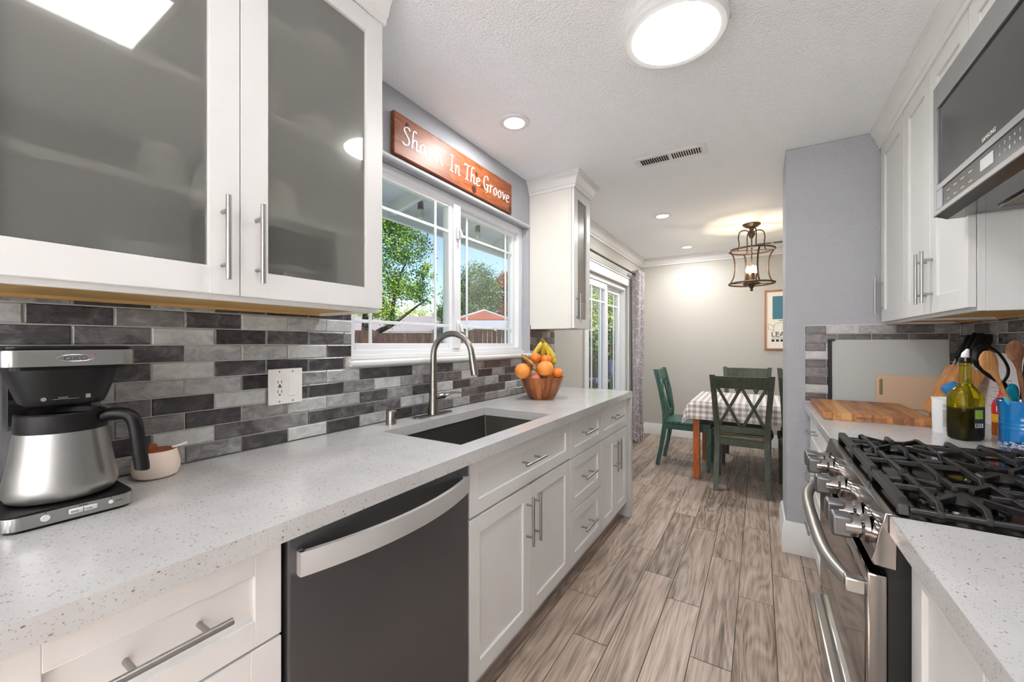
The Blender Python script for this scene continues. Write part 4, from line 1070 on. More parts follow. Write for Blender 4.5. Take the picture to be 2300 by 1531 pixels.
def carved_sign():
    y0, y1, z0, z1 = 1.262, 2.278, 2.127, 2.322
    t = thing('wall_sign', 'reddish brown wooden sign with white carved lettering above the window', 'sign', (0.012, (y0 + y1) / 2, z0))
    mb = MB(); mb.box(0.001, 0.024, y0, y1, z0, z1, .005, 3); board = part('board', mb, 'sign_wood', t)
    mb = MB(); x = 0.0; lift = 0.0; sx, sy, nw = .107, .088, .029; n = Vector((math.cos(.65), math.sin(.65))) * nw
    for ch in "Sharin' In The Groove":
        w, strokes = GL[ch]; lift = 0.0
        if ch == ' ': part('lettering', mb, 'white_plastic', t, 'white hand lettered word'); mb = MB()
        for st in strokes:
            pts = smooth_pts([Vector((a, b)) for a, b in st], 6); rows = []; lift = .0003 if lift == 0 else (.0006 if lift < .0005 else 0.0)
            for i, p in enumerate(pts):
                d = (pts[min(i + 1, len(pts) - 1)] - pts[max(i - 1, 0)]).normalized(); pe = Vector((-d.y, d.x)); sg = 1 if pe.dot(n) >= 0 else -1
                o = n * sg + pe * .018
                a, b = p + o, p - o
                q = [(y0 + .052 + (x + v.x) * sx, z0 + .062 + v.y * sy) for v in (a, b)]
                rows.append([(.0238, *q[0]), (.0250 + lift, *q[0]), (.0250 + lift, *q[1]), (.0238, *q[1])])
            mb.loft(rows)
        x += w
    part('lettering', mb, 'white_plastic', t, 'white hand lettered word')
    mb = MB()
    for ky, kz, a, b in ((1.345, 2.283, .014, .017), (1.86, 2.155, .022, .022), (2.255, 2.155, .016, .02), (1.885, 2.25, .012, .014)):
        mb.lathe([(0, .0007), (.75, .0006), (1, 0)], (0.024, ky, kz), 20, Matrix.Rotation(math.pi / 2, 4, 'Y') @ Matrix.Diagonal((b, a, 1, 1)))
    part('knots', mb, 'knot', board)
carved_sign()

# ------------------------------------------------------------------ wall outlet
t = thing('wall_outlet', 'white double wall plate with outlet and rocker switch on the tiles', 'outlet', (0.014, .779, 1.05))
mb = MB(); mb.box(.0138, .0205, .72, .838, 1.052, 1.175, .003); part('plate', mb, 'white_plastic', t)
mb = MB(); mb.box(.02, .0225, .741, .772, 1.08, 1.147, .003); rcp = part('receptacle', mb, 'white_plastic', t)
mb = MB()
for z in (1.097, 1.13):
    for yy in (.75, .762): mb.box(.0222, .023, yy - .001, yy + .001, z - .005, z + .005)
    mb.lathe([(0, 0), (.003, 0)], (.0229, .756, z - .011), 10, Matrix.Rotation(math.pi / 2, 4, 'Y'))
part('slots', mb, 'ink', rcp)
mb = MB(); mb.box(.0222, .0232, .7505, .7625, 1.110, 1.117, .0005); part('test_button', mb, 'grey_mark', rcp)
mb = MB(); mb.box(.02, .0245, .787, .818, 1.08, 1.147, .003); part('rocker_switch', mb, 'white_plastic', t)
mb = MB()
for yy in (.7565, .8025):
    for z in (1.062, 1.165): mb.lathe([(0, .0006), (.003, 0)], (.0206, yy, z), 10, Matrix.Rotation(math.pi / 2, 4, 'Y'))
part('screws', mb, 'grey_mark', t)

# ------------------------------------------------------------------ coffee maker and sugar bowl
def rrect(x0, x1, y0, y1, r, n=6):
    out = []
    for cx, cy, a in ((x1 - r, y1 - r, 0), (x0 + r, y1 - r, 90), (x0 + r, y0 + r, 180), (x1 - r, y0 + r, 270)):
        for k in range(n + 1):
            th = math.radians(a + 90 * k / n); out.append((cx + r * math.cos(th), cy + r * math.sin(th)))
    return out
def coffee():
    t = thing('coffee_maker', 'black and steel drip coffee maker on the left countertop', 'coffee maker', (.17, .22, .914))
    Y0, Y1 = .128, .312; X0, X1 = .05, .281
    mb = MB(); mb.prism(rrect(X0, X1 - .006, Y0 + .006, Y1 - .006, .02), 'z', .914, .92); b = part('foot', mb, 'black', t)
    mb = MB(); mb.prism(rrect(X0, X1, Y0, Y1, .024), 'z', .9195, .944, .0015); b = part('base', mb, 'steel', t)
    mb = MB(); mb.prism(rrect(X0 + .002, X1 - .003, Y0 + .003, Y1 - .003, .022), 'z', .944, .9475, .001); part('warming_plate', mb, 'black', b)
    mb = MB(); rx = Matrix.Rotation(math.pi / 2, 4, 'Y'); xb = X1
    mb.lathe([(0, .002), (.0055, .002), (.0065, 0)], (xb, .182, .9325), 20, rx); mb.lathe([(0, .002), (.003, .002), (.004, 0)], (xb, .272, .9335), 16, rx)
    mb.box(xb - .002, xb + .002, .212, .252, .928, .938, .004, 3); part('buttons', mb, 'light_mark', b)
    mb = MB(); mb.box(xb + .0019, xb + .0024, .2315, .2325, .929, .937)
    for yy in (.182, .272): mb.box(xb - .0002, xb + .0004, yy - .001, yy + .001, .9415, .943)
    text(mb, 'brew', (xb, .226, .9395), (0, 1, 0), (0, 0, 1), .006, .0004); text(mb, 'clock', (xb, .279, .932), (0, 1, 0), (0, 0, 1), .005, .0004)
    for i in range(2): text(mb, ('carafe', 'single')[i], (xb + .0021, (.2145, .2345)[i], .9315), (0, 1, 0), (0, 0, 1), .0045, .0003)
    part('button_markings', mb, 'ink', b)
    mb = MB(); mb.prism(rrect(X0 - .005, .095, Y0 + .012, Y1 - .012, .012), 'z', .9475, 1.218, .001); part('tower', mb, 'dark_steel', t)
    mb = MB(); mb.prism(rrect(.096, .099, Y0 + .03, Y1 - .03, .001), 'z', 1.08, 1.2); part('water_window', mb, 'black_gloss', t)
    mb = MB(); mb.prism(rrect(X0 - .005, X1, Y0, Y1, .02), 'z', 1.219, 1.250, .001); h = part('head_band', mb, 'steel', t)
    mb = MB(); mb.prism(rrect(X0 - .003, X1 - .004, Y0 + .004, Y1 - .004, .02), 'z', 1.250, 1.258, .003); part('lid', mb, 'black', h)
    mb = MB()
    pts = [(X1 + .0002, .222 + .026 * math.cos(a) * (1 if abs(math.cos(a)) < .98 else 1.05), 1.2345 + .0065 * math.sin(a)) for a in [2 * math.pi * k / 30 for k in range(30)]]
    mb.tube(pts, .0007, 6, closed=True); text(mb, 'OXO', (X1, .222, 1.2305), (0, 1, 0), (0, 0, 1), .011, .0008, 1.3, 'CENTER'); part('badge', mb, 'chrome', h)
    mb = MB(); mb.box(X1 - .0005, X1 + .0006, .247, .2495, 1.2405, 1.242); part('badge_dot', mb, 'red_plastic', h)
    mb = MB(); mb.prism(rrect(X0 + .01, X1 - .01, Y0 + .01, Y1 - .01, .02), 'z', 1.212, 1.2195); part('head_plate', mb, 'black', t)
    mb = MB(); rings = []
    for z, f in ((1.2125, 1.0), (1.20, .97), (1.155, .80), (1.142, .74), (1.139, .69)):
        cx, cy = .188, .22; rings.append([(cx + (x - cx) * f, cy + (y - cy) * f, z) for x, y in rrect(.108, .268, .142, .298, .05)])
    mb.loft(rings); bk = part('filter_basket', mb, 'black', t)
    mb = MB()
    mb.box(.2518, .2530, .196, .232, 1.1525, 1.1533)
    text(mb, 'water', (.2532, .203, 1.1545), (0, 1, 0), (-.32, 0, 1), .006, .0003); mb.lathe([(0, 0), (.004, 0)], (.2528, .184, 1.1545), 10, rx); mb.box(.2520, .2535, .241, .248, 1.152, 1.160)
    part('basket_markings', mb, 'grey_mark', bk)
    # carafe standing on the plate
    c = thing('carafe', 'brushed steel coffee carafe with a black handle on the coffee maker', 'carafe', (.186, .221, .9475))
    cx, cy = .186, .221
    mb = MB(); mb.lathe([(0, .0), (.066, .0), (.078, .006), (.0835, .018), (.083, .03), (.079, .055), (.073, .09), (.0695, .118), (.0665, .138), (0, .138)], (cx, cy, .9475), 48); part('body', mb, 'steel', c)
    mb = MB(); mb.lathe([(.0, .137), (.0672, .137), (.0678, .14), (.0665, .172), (.064, .175), (.058, .175), (.056, .165), (.03, .16), (0, .16)], (cx, cy, .9475), 48); part('collar', mb, 'black', c)
    mb = MB(); d = Vector((.62, .785, 0)).normalized(); p = Vector((cx, cy, 0)) + d * .062
    pts = smooth_pts([p + Vector((0, 0, 1.105)), p + d * .02 + Vector((0, 0, 1.111)), p + d * .045 + Vector((0, 0, 1.108)), p + d * .058 + Vector((0, 0, 1.088)), p + d * .064 + Vector((0, 0, 1.04)), p + d * .07 + Vector((0, 0, .995)), p + d * .07 + Vector((0, 0, .985))], 5)
    mb.tube(pts, [.013] * (len(pts) - 1) + [.009], 14); part('handle', mb, 'black', c)
coffee()
def sugar():
    x, y = .082, .405
    t = thing('sugar_bowl', 'cream ceramic sugar bowl with a wooden lid beside the coffee maker', 'sugar bowl', (x, y, .914))
    mb = MB(); mb.lathe([(0, 0), (.034, 0), (.044, .006), (.05, .022), (.0495, .04), (.045, .06), (.042, .07), (.0395, .07), (.042, .058), (.045, .04), (.044, .02), (0, .012)], (x, y, .914), 40); part('bowl', mb, 'cream', t)
    mb = MB(); mb.lathe([(0, .066), (.0392, .066), (.0392, .0705), (0, .0715)], (x, y, .914), 32); mb.box(x - .003, x + .003, y - .016, y + .002, .984, 1.0, .002); part('lid', mb, 'teak_lid', t)
    mb = MB(); mb.tube([(x + .01, y + .03, .9858), (x + .012, y + .045, .9885), (x + .016, y + .062, .993)], [.003, .0035, .004], 8, flat=1.6); solo('sugar_spoon', mb, 'white_plastic', 'small white spoon handle sticking out of the sugar bowl', 'spoon')
sugar()

# ------------------------------------------------------------------ fruit bowl
def fruit():
    cx, cy = .254, 2.27
    mb = MB(); N = 22; rnd = random.Random(2)
    op = [(.076, 0), (.092, .02), (.116, .07), (.140, .138)]; ip = [(.133, .138), (.11, .072), (.086, .026), (0, .016)]
    seg = 44
    for k in range(N):
        mb.tone = (rnd.random(), rnd.random(), rnd.random(), 1); a0 = 2 * math.pi * k / N; a1 = 2 * math.pi * (k + 1) / N
        rings = []
        for a in (a0, (a0 + a1) / 2, a1):
            rings.append([(cx + r * math.cos(a), cy + r * math.sin(a), .914 + z) for r, z in [(0, 0)] + op + ip])
        vs = [[mb.bm.verts.new(p) for p in r] for r in rings]; fs = []
        for u, w in zip(vs[:-1], vs[1:]):
            for j in range(len(u) - 1): fs.append(mb.bm.faces.new((u[j], w[j], w[j + 1], u[j + 1])))
        mb._done(fs)
    bmesh.ops.remove_doubles(mb.bm, verts=mb.bm.verts, dist=1e-5)
    solo('fruit_bowl', mb, 'bowl_wood', 'round slatted acacia wood bowl holding the fruit', 'bowl')
    def ball(name, mat, x, y, z, r, label, cat, grp=None, flat=.93):
        t = thing(name, label, cat, (x, y, z - r * flat), grp)
        mb = MB(); prof = [(r * math.sin(math.pi * k / 16), -r * flat * math.cos(math.pi * k / 16)) for k in range(17)]
        prof[-1] = (0, r * flat * .97); mb.lathe(prof, (x, y, z), 28); part('peel', mb, mat, t)
        mb = MB(); mb.lathe([(0, .002), (r * .07, .0012), (r * .09, -.001)], (x, y, z + r * flat * .975), 8); part('stem_scar', mb, 'stem', t)
    ball('grapefruit', 'grapefruit', .190, 2.140, 1.093, .052, 'large orange grapefruit on the left side of the bowl', 'grapefruit')
    ball('grapefruit', 'grapefruit', .318, 2.192, 1.108, .052, 'large orange grapefruit at the front right of the bowl', 'grapefruit')
    ball('mandarin', 'orange', .232, 2.226, 1.172, .034, 'mandarin on top of the heap, left of the other top one', 'mandarin')
    ball('mandarin', 'orange', .291, 2.256, 1.160, .034, 'mandarin on top of the heap, right of the other top one', 'mandarin')
    ball('mandarin', 'orange', .357, 2.28, 1.078, .034, 'mandarin at the right rim of the bowl', 'mandarin')
    ball('mandarin', 'orange', .254, 2.26, 1.10, .036, 'mandarin buried in the middle of the heap', 'mandarin')
    ball('peach', 'peach', .262, 2.172, 1.05, .034, 'pinkish peach at the front rim of the bowl', 'peach')
    def banana(pts, mat, r, parent, name='banana'):
        pts = smooth_pts(pts, 6); n = len(pts); rs = []
        for i in range(n):
            u = i / (n - 1); rs.append(r * (.35 if u < .1 else min(1, .35 + (u - .1) * 5)) if u < .5 else r * min(1, .35 + (1 - u) * 4))
        mb = MB(); mb.tube(pts, rs, 7); return part(name, mb, mat, parent, sharp=1.2)
    t = thing('banana_bunch', 'bunch of yellow bananas standing upright behind the oranges', 'bananas', (.245, 2.345, 1.06))
    top = Vector((.232, 2.322, 1.285))
    for dx, dy, sp in ((-.048, -.02, 1), (-.012, .035, 1), (.024, .042, 1), (.045, .05, 1)):
        b = top + Vector((dx * 1.15, dy, -.165))
        banana([top + Vector((dx * .12, dy * .12, 0)), top + Vector((dx * .3, dy * .4, -.035)), top + Vector((dx * .95, dy * .9, -.085)), b + Vector((dx * .15, 0, .03)), b], 'banana', .0165, t)
    mb = MB(); mb.tube([top + Vector((0, 0, -.012)), top + Vector((-.002, 0, .012))], [.014, .011], 8); part('crown_stem', mb, 'stem', t)
    o = thing('banana', 'dark overripe banana lying across the left grapefruit', 'banana', (.23, 2.14, 1.09))
    banana([(.172, 2.158, 1.192), (.192, 2.150, 1.180), (.232, 2.143, 1.152), (.268, 2.139, 1.122), (.284, 2.137, 1.096)], 'old_banana', .015, o, 'peel')
fruit()

# ------------------------------------------------------------------ things on the right worktop
def right_counter():
    rnd = random.Random(8)
    mb = MB(); t = thing('cutting_board', 'thick oiled wooden butcher block board lying on the worktop', 'cutting board', (1.88, 2.6, .914))
    x0, x1, y0, y1 = 1.682, 2.056, 2.332, 2.862; n = 11
    for k in range(n):
        mb.tone = (rnd.random(), rnd.random(), rnd.random(), 1)
        a, b = x0 + (x1 - x0) * k / n, x0 + (x1 - x0) * (k + 1) / n
        mb.box(a + (.0 if k else 0), b, y0, y1, .9145, .948, .0008 if 0 < k < n - 1 else .004)
    part('staves', mb, 'block_wood', t)
    mb = MB(); mb.box(1.80, 1.90, y0 - .0008, y0 + .004, .924, .936, .003); part('finger_groove', mb, 'spoon_dark', t)
    t = thing('leaning_sheet', 'large pale grey sheet with a black edge leaning on the tiles', 'panel', (2.02, 2.93, .914))
    mb = MB(); mb.prism([(2.918, .915), (2.924, .915), (2.936, 1.284), (2.930, 1.284)], 'x', 1.785, 2.262, .001); part('sheet', mb, 'panel_grey', t)
    mb = MB(); mb.prism([(2.912, .915), (2.927, .915), (2.939, 1.287), (2.924, 1.287)], 'x', 1.769, 1.786, .002); mb.box(1.769, 1.80, 2.922, 2.939, 1.277, 1.288, .002); part('black_edge', mb, 'black', t)
    # small board with slot
    t = thing('cutting_board', 'thin tan cutting board with a slot, standing against the grey sheet', 'cutting board', (2.1, 2.9, .914))
    mb = MB(); poly = [(x, z) for x, z in rrect(1.972, 2.235, .915, 1.092, .02)]
    mb.prism(poly, 'y', 2.900, 2.909, .002); part('board', mb, 'tan_board', t)
    mb = MB(); mb.prism(rrect(1.986, 2.000, .985, 1.072, .0069), 'y', 2.8992, 2.9005); part('slot', mb, 'hole', t)
    # knife block
    t = thing('knife_block', 'slanted wooden knife block beside the tan board', 'knife block', (2.16, 2.6, .914))
    base = Vector((2.135, 2.60, .914)); ax = Vector((.105, .02, .25)).normalized(); side = Vector((-.2, 1, 0)).normalized(); out = ax.cross(side)
    mb = MB(); m = Matrix((ax, side, out)).transposed().to_4x4(); m.translation = base + Vector((.0, 0, .015))
    mb.box(.0, .24, -.05, .05, -.045, .045, .004, xf=m); mb.box(2.115, 2.215, 2.56, 2.655, .9145, .945, .003); part('block', mb, 'knife_wood', t)
    knives = [(-.03, .03, .12), (0.0, .03, .125), (.03, .03, .115), (-.028, 0.0, .13), (.012, .0, .135), (.032, -.025, .1)]
    lab = ['knife at the near left slot of the block', 'knife at the middle left slot of the block', 'knife at the far left slot of the block', 'knife at the near right slot of the block', 'tallest knife in the middle of the block', 'short knife at the right slot of the block']
    for (s, o, L), lb in zip(knives, lab):
        p = base + ax * .255 + side * s + out * o + Vector((0, 0, .015))
        k = thing('knife', 'black handled ' + lb, 'knife', p)
        mb = MB(); mm = Matrix((ax, side, out)).transposed().to_4x4(); mm.translation = p
        mb.box(.015, L + .02, -.009, .009, -.014, .014, .005, xf=mm); part('handle', mb, 'black', k)
        mb = MB(); mb.box(-.015, .016, -.006, .006, -.008, .008, .002, xf=mm); part('bolster', mb, 'scissor', k)
    # canister
    x, y = 2.051, 2.231
    t = thing('salt_canister', 'white cylindrical canister with printed text behind the oil bottle', 'canister', (x, y, .914))
    mb = MB(); mb.lathe([(0, 0), (.034, 0), (.035, .002), (.037, .131), (.0385, .132), (.0385, .136), (.034, .136), (.034, .132), (0, .132)], (x, y, .914), 36); c = part('body', mb, 'canister', t)
    mb = MB(); d = Vector((-(x - 1.43), -y, 0)).normalized(); rt = Vector((-d.y, d.x, 0))
    p0 = Vector((x, y, 0)) + d * .0376
    for i in range(13): mb.beam(p0 - rt * .006 + Vector((0, 0, 1.005 - i * .0052)), p0 + rt * (.012 if i % 4 else .009) + Vector((0, 0, 1.005 - i * .0052)), .0006, .0018, (0, 0, 1))
    for i, w in enumerate(('salt', 'fine flakes')): text(mb, w, p0 - rt * .006 + Vector((0, 0, 1.024 - i * .008)), rt, (0, 0, 1), .007, .0006)
    part('print', mb, 'grey_mark', c)
    # pepper mill
    x, y = 2.093, 2.298
    t = thing('pepper_mill', 'bright blue pepper mill behind the white canister', 'pepper mill', (x, y, .914))
    mb = MB(); mb.lathe([(0, 0), (.03, 0), (.031, .01), (.024, .03), (.022, .08), (.026, .125), (.026, .135), (.0, .135)], (x, y, .914), 28); part('body', mb, 'blue_enamel', t)
    mb = MB(); mb.lathe([(.018, .1355), (.02, .14), (.034, .16), (.035, .172), (.026, .184), (.012, .19), (.006, .196), (0, .197)], (x, y, .914), 28); part('cap', mb, 'blue_enamel', t)
    # oil bottle
    x, y = 2.069, 2.108; th = math.radians(31.66)
    t = thing('oil_bottle', 'large dark green glass olive oil bottle with a pour spout', 'bottle', (x, y, .914))
    R2 = Matrix.Translation((x, y, .914)) @ Matrix.Rotation(th, 4, 'Z')
    def ring(hw, hd, r, z): return [R2 @ Vector((a, b, z)) for a, b in rrect(-hw, hw, -hd, hd, r, 5)]
    mb = MB(); mb.loft([ring(.036, .027, .018, 0), ring(.042, .033, .02, .006), ring(.0445, .035, .022, .02), ring(.0445, .035, .022, .148), ring(.043, .034, .022, .162), ring(.033, .028, .022, .182), ring(.022, .021, .0205, .196), ring(.017, .0168, .0165, .208), ring(.0155, .0155, .0154, .235), ring(.0148, .0148, .0147, .268), ring(.0165, .0165, .0164, .270), ring(.0165, .0165, .0164, .278)])
    part('glass', mb, 'olive', t)
    mb = MB(); mb.loft([ring(.034, .025, .016, .004), ring(.0405, .031, .019, .02), ring(.0405, .031, .019, .118)]); part('oil', mb, 'oil', t)
    f = R2 @ Vector((0, -.0405, 0)); rt = Vector((math.cos(th), math.sin(th), 0)); up = Vector((0, 0, 1)); nn = R2.to_3x3() @ Vector((0, -1, 0))
    mb = MB(); mm = R2 @ Matrix.Identity(4)
    mb.box(-.008, .030, -.0362, -.0352, .045, .122, .0003, xf=R2); lb = part('label', mb, 'ink', t)
    mb = MB(); mb.box(-.006, .022, -.0366, -.0361, .080, .112, .0002, xf=R2); part('green_text', mb, 'green_ink', lb)
    mb = MB(); mb.box(-.006, .022, -.0366, -.0361, .050, .064, .0002, xf=R2); bc = part('barcode', mb, 'paper', lb)
    mb = MB(); xx = -.005
    while xx < .019:
        w = rnd.choice((.0007, .0012, .0018)); mb.box(xx, xx + w, -.0368, -.0365, .052, .063, xf=R2); xx += w + rnd.choice((.0008, .0014))
    part('bars', mb, 'ink', bc)
    mb = MB(); mb.lathe([(0, 0), (.0165, 0), (.0175, .004), (.0165, .018), (.014, .02), (0, .02)], (x, y, .914 + .278), 20); cp = part('cap', mb, 'black_gloss', t)
    mb = MB(); mb.tube([(x, y, 1.212), (x + .001, y, 1.225), (x + .008, y + .004, 1.242)], [.012, .011, .004], 12); part('pour_spout', mb, 'white_plastic', cp)
    # hot sauce
    x, y = 2.216, 2.268
    t = thing('hot_sauce_bottle', 'red and yellow hot sauce bottle half hidden by the blue crock', 'bottle', (x, y, .914))
    mb = MB(); mb.lathe([(0, 0), (.027, 0), (.028, .006), (.028, .05), (0, .05)], (x, y, .914), 28); part('glass', mb, 'salsa', t)
    mb = MB(); mb.lathe([(.0282, .05), (.0282, .082), (0, .082)], (x, y, .914), 28); lb = part('yellow_label', mb, 'yellow_label', t)
    mb = MB(); mb.lathe([(.0284, .082), (.0284, .115), (.024, .13), (.015, .146), (.010, .158), (.009, .19), (0, .191)], (x, y, .914), 28); part('red_sleeve', mb, 'red_plastic', t)
    d = Vector((1.43 - x, -y, 0)).normalized(); rt = Vector((-d.y, d.x, 0)); p0 = Vector((x, y, 0)) + d * .0288
    mb = MB(); text(mb, 'PA', p0 - rt * .018 + Vector((0, 0, 1.004)), rt, (0, 0, 1), .034, .0006, .7); text(mb, 'HOT SAUCE', p0 - rt * .02 + Vector((0, 0, .975)), rt, (0, 0, 1), .009, .0005, .8)
    part('label_text', mb, 'white_plastic', t)
    # recipe sheet
    t = thing('recipe_sheet', 'white printed sheet propped against the right wall tiles', 'paper', (2.285, 2.56, .914))
    mb = MB(); mb.prism([(2.27, .915), (2.2715, .915), (2.2975, 1.222), (2.296, 1.222)], 'y', 2.34, 2.79); part('page', mb, 'paper', t)
    mb = MB()
    for i in range(18):
        z = 1.19 - i * .013; xx = 2.27 + (z - .915) * .0847 - .0004
        ya = 2.77 if i % 5 else 2.75
        mb.box(xx - .0004, xx + .0003, ya - (.09 if i % 3 == 0 else .15), ya, z, z + .0016)
        if i > 5: mb.box(xx - .0004, xx + .0003, 2.40, 2.56 - .02 * (i % 3), z, z + .0016)
    part('printed_lines', mb, 'grey_mark', t)
    # crock with utensils
    x, y = 2.218, 2.130
    t = thing('utensil_crock', 'glossy blue ridged utensil crock next to the oil bottle', 'crock', (x, y, .914))
    mb = MB(); mb.lathe([(r * .87, z * .93) for r, z in [(0, 0), (.064, 0), (.068, .004), (.068, .05), (.0695, .056), (.0675, .062), (.0665, .066), (.0685, .071), (.066, .076), (.0655, .08), (.0675, .085), (.066, .091), (.0665, .11), (.07, .135), (.075, .154), (.077, .158), (.075, .161), (.071, .158), (.062, .11), (.06, .01), (0, .008)]], (x, y, .914), 56); part('pot', mb, 'blue_enamel', t)
    rim = Vector((x, y, 1.07)); vd = Vector((-.525, .851, 0)); rt = Vector((.851, .525, 0))
    def spoon(name, label, mat, tip, foot, w, L, dish, cat='spoon'):
        """flat paddle utensil facing the room; tip = head centre"""
        tip, foot = Vector(tip), Vector(foot); ax = (tip - foot).normalized(); sd = ax.cross(vd).normalized(); n = sd.cross(ax)
        mb = MB(); rings = []
        tot = (tip - foot).length
        secs = [(0, .0065, .0065), (.5, .006, .006), (1 - L * .75 / tot, .0065, .006), (1 - L * .42 / tot, w * .45, .006), (1 - L * .15 / tot, w * .85, .0055), (1 + L * .12 / tot, w, .005), (1 + L * .35 / tot, w * .85, .0045), (1 + L * .48 / tot, w * .5, .004), (1 + L * .53 / tot, w * .12, .003)]
        for u, a, b in secs:
            c = foot + ax * (tot * u); rings.append([c + sd * (a * math.cos(q)) + n * (b * math.sin(q) + dish * (max(a - .01, 0) / w) * (abs(math.cos(q)) - .5)) for q in [2 * math.pi * k / 16 for k in range(16)]])
        mb.loft(rings); return solo(name, mb, mat, label, cat)
    spoon('wooden_spoon', 'light wooden spoon leaning left in the blue crock', 'spoon_wood', (2.112, 2.056, 1.195), (2.222, 2.130, .935), .033, .085, .004)
    spoon('wooden_spoon', 'dark stained wooden spoon standing upright in the blue crock', 'spoon_dark', (2.183, 2.086, 1.232), (2.235, 2.132, .935), .034, .08, .004)
    spoon('silicone_spatula', 'teal silicone spatula between the two wooden spoons', 'teal', (2.188, 2.120, 1.085), (2.205, 2.135, .94), .024, .07, 0, 'spatula')
    spoon('silicone_spatula', 'pale aqua silicone spatula at the left rim of the blue crock', 'aqua', (2.168, 2.093, 1.066), (2.225, 2.115, .935), .012, .05, 0, 'spatula')
    # slotted turner: frame with an opening
    mb = MB(); c = Vector((2.122, 2.085, 1.20)); ax = Vector((-.33, -.2, 1)).normalized(); sd = rt; P = lambda a, b: c + ax * b + sd * a
    loop = smooth_pts([P(-.052, .01), P(-.03, .045), P(.005, .058), P(.04, .035), P(.055, -.015), P(.045, -.05), P(.022, -.075)], 4) + smooth_pts([P(.012, -.085), P(-.005, -.07), P(-.03, -.045), P(-.05, -.015)], 4)
    mb.tube(loop, .0085, 8, closed=True, flat=.5)
    mb.tube([P(.018, -.078), Vector((2.205, 2.150, 1.06)), Vector((2.23, 2.158, .94))], .006, 8)
    solo('slotted_turner', mb, 'black', 'black open-loop turner behind the light wooden spoon', 'utensil')
    mb = MB(); hub = Vector((2.245, 2.15, 1.09))
    for k in range(6):
        z = 1.10 + k * .016; mb.tube([(2.252, 2.152, z), (2.240, 2.140, z + .002), (2.226, 2.128, z - .001)], [.005, .0045, .003], 8)
    mb.tube([(2.245, 2.152, .94), (2.252, 2.152, 1.2)], .007, 8); solo('pasta_fork', mb, 'black', 'black toothed pasta fork at the right of the crock', 'utensil')
    # floral spoon rest
    mb = MB(); mb.lathe([(0, .004), (.05, .004), (.07, .014), (.073, .017), (.07, .018), (.05, .008), (0, .007)], (2.17, 1.965, .914), 32, sx=1.0, sy=.95); mb.lathe([(0, 0), (.05, 0), (.05, .004), (0, .004)], (2.17, 1.965, .914), 24)
    solo('spoon_rest', mb, 'floral', 'small blue floral dish behind the range grates', 'dish')
right_counter()

# ------------------------------------------------------------------ dining area
def chair(paint, label):
    t = thing('dining_chair', label, 'chair', (0, 0, 0), None)
    for sx in (-1, 1):
        mb = MB(); rings = []
        for z, y, hx in ((0, -.075, .193), (.2, -.035, .188), (.42, .0, .184), (.55, .0, .187), (.75, -.03, .200), (.995, -.088, .217)):
            w = .021 if z > .1 else .017; d = .024 if .2 < z < .8 else .018
            rings.append([(sx * hx - w, y - d, z), (sx * hx + w, y - d, z), (sx * hx + w, y + d, z), (sx * hx - w, y + d, z)])
        mb.loft(rings); part('back_post', mb, paint, t)
        mb = MB(); w = .023; mb.loft([[(sx * .2 - a, .41 - a, z), (sx * .2 + a, .41 - a, z), (sx * .2 + a, .41 + a, z), (sx * .2 - a, .41 + a, z)] for z, a in ((0, .015), (.3, .021), (.432, .023))]); part('leg', mb, paint, t)
    mb = MB(); rings = []
    for k in range(9):
        u = k / 8 * 2 - 1; x = u * .2; y = -.066 - .02 * (1 - u * u)
        rings.append([(x, y - .011 + .01, .882), (x, y + .011 + .01, .882), (x, y + .011 - .016, .984), (x, y - .011 - .016, .984)])
    mb.loft(rings); part('top_rail', mb, paint, t)
    mb = MB(); mb.box(-.178, .178, -.012, .012, .498, .55, .003); part('lower_rail', mb, paint, t)
    mb = MB()
    for c in (-.09, .09):
        for s in (-1, 1): mb.beam((c - s * .084, -.002 + s * .003, .545), (c + s * .086, -.058 + s * .003, .886), .024, .012, (0, 1, 0))
    part('cross_slats', mb, paint, t)
    mb = MB(); mb.prism([(-.205, -.02), (.205, -.02), (.235, .2), (.232, .43), (.2, .455), (-.2, .455), (-.232, .43), (-.235, .2)], 'z', .445, .474, .008); part('seat', mb, 'seat_wood' if paint == 'chair_green' else paint, t)
    mb = MB(); mb.box(-.185, .185, -.01, .01, .385, .444); mb.box(-.19, .19, .405, .425, .385, .444)
    for sx in (-1, 1): mb.beam((sx * .188, 0, .4145), (sx * .2, .415, .4145), .02, .059)
    part('apron', mb, paint, t); return t
ch = chair('chair_green', 'dark green cross-back chair seen from behind at the near side of the table')
ch.location = (1.303, 3.93, 0)
tl = chair('chair_teal', 'teal green cross-back chair at the left end of the table')
tl.location = (.60, 4.555, 0); tl.rotation_euler = (0, 0, -math.pi / 2)
dup(ch, (1.312, 5.16, 0), math.pi, 'dark green cross-back chair at the far side, behind the near one')
dup(ch, (1.80, 3.93, 0), 0.0, 'dark green chair at the near side, mostly hidden by the partition')
dup(ch, (1.835, 5.16, 0), math.pi, 'dark green chair at the far side, just past the partition edge')
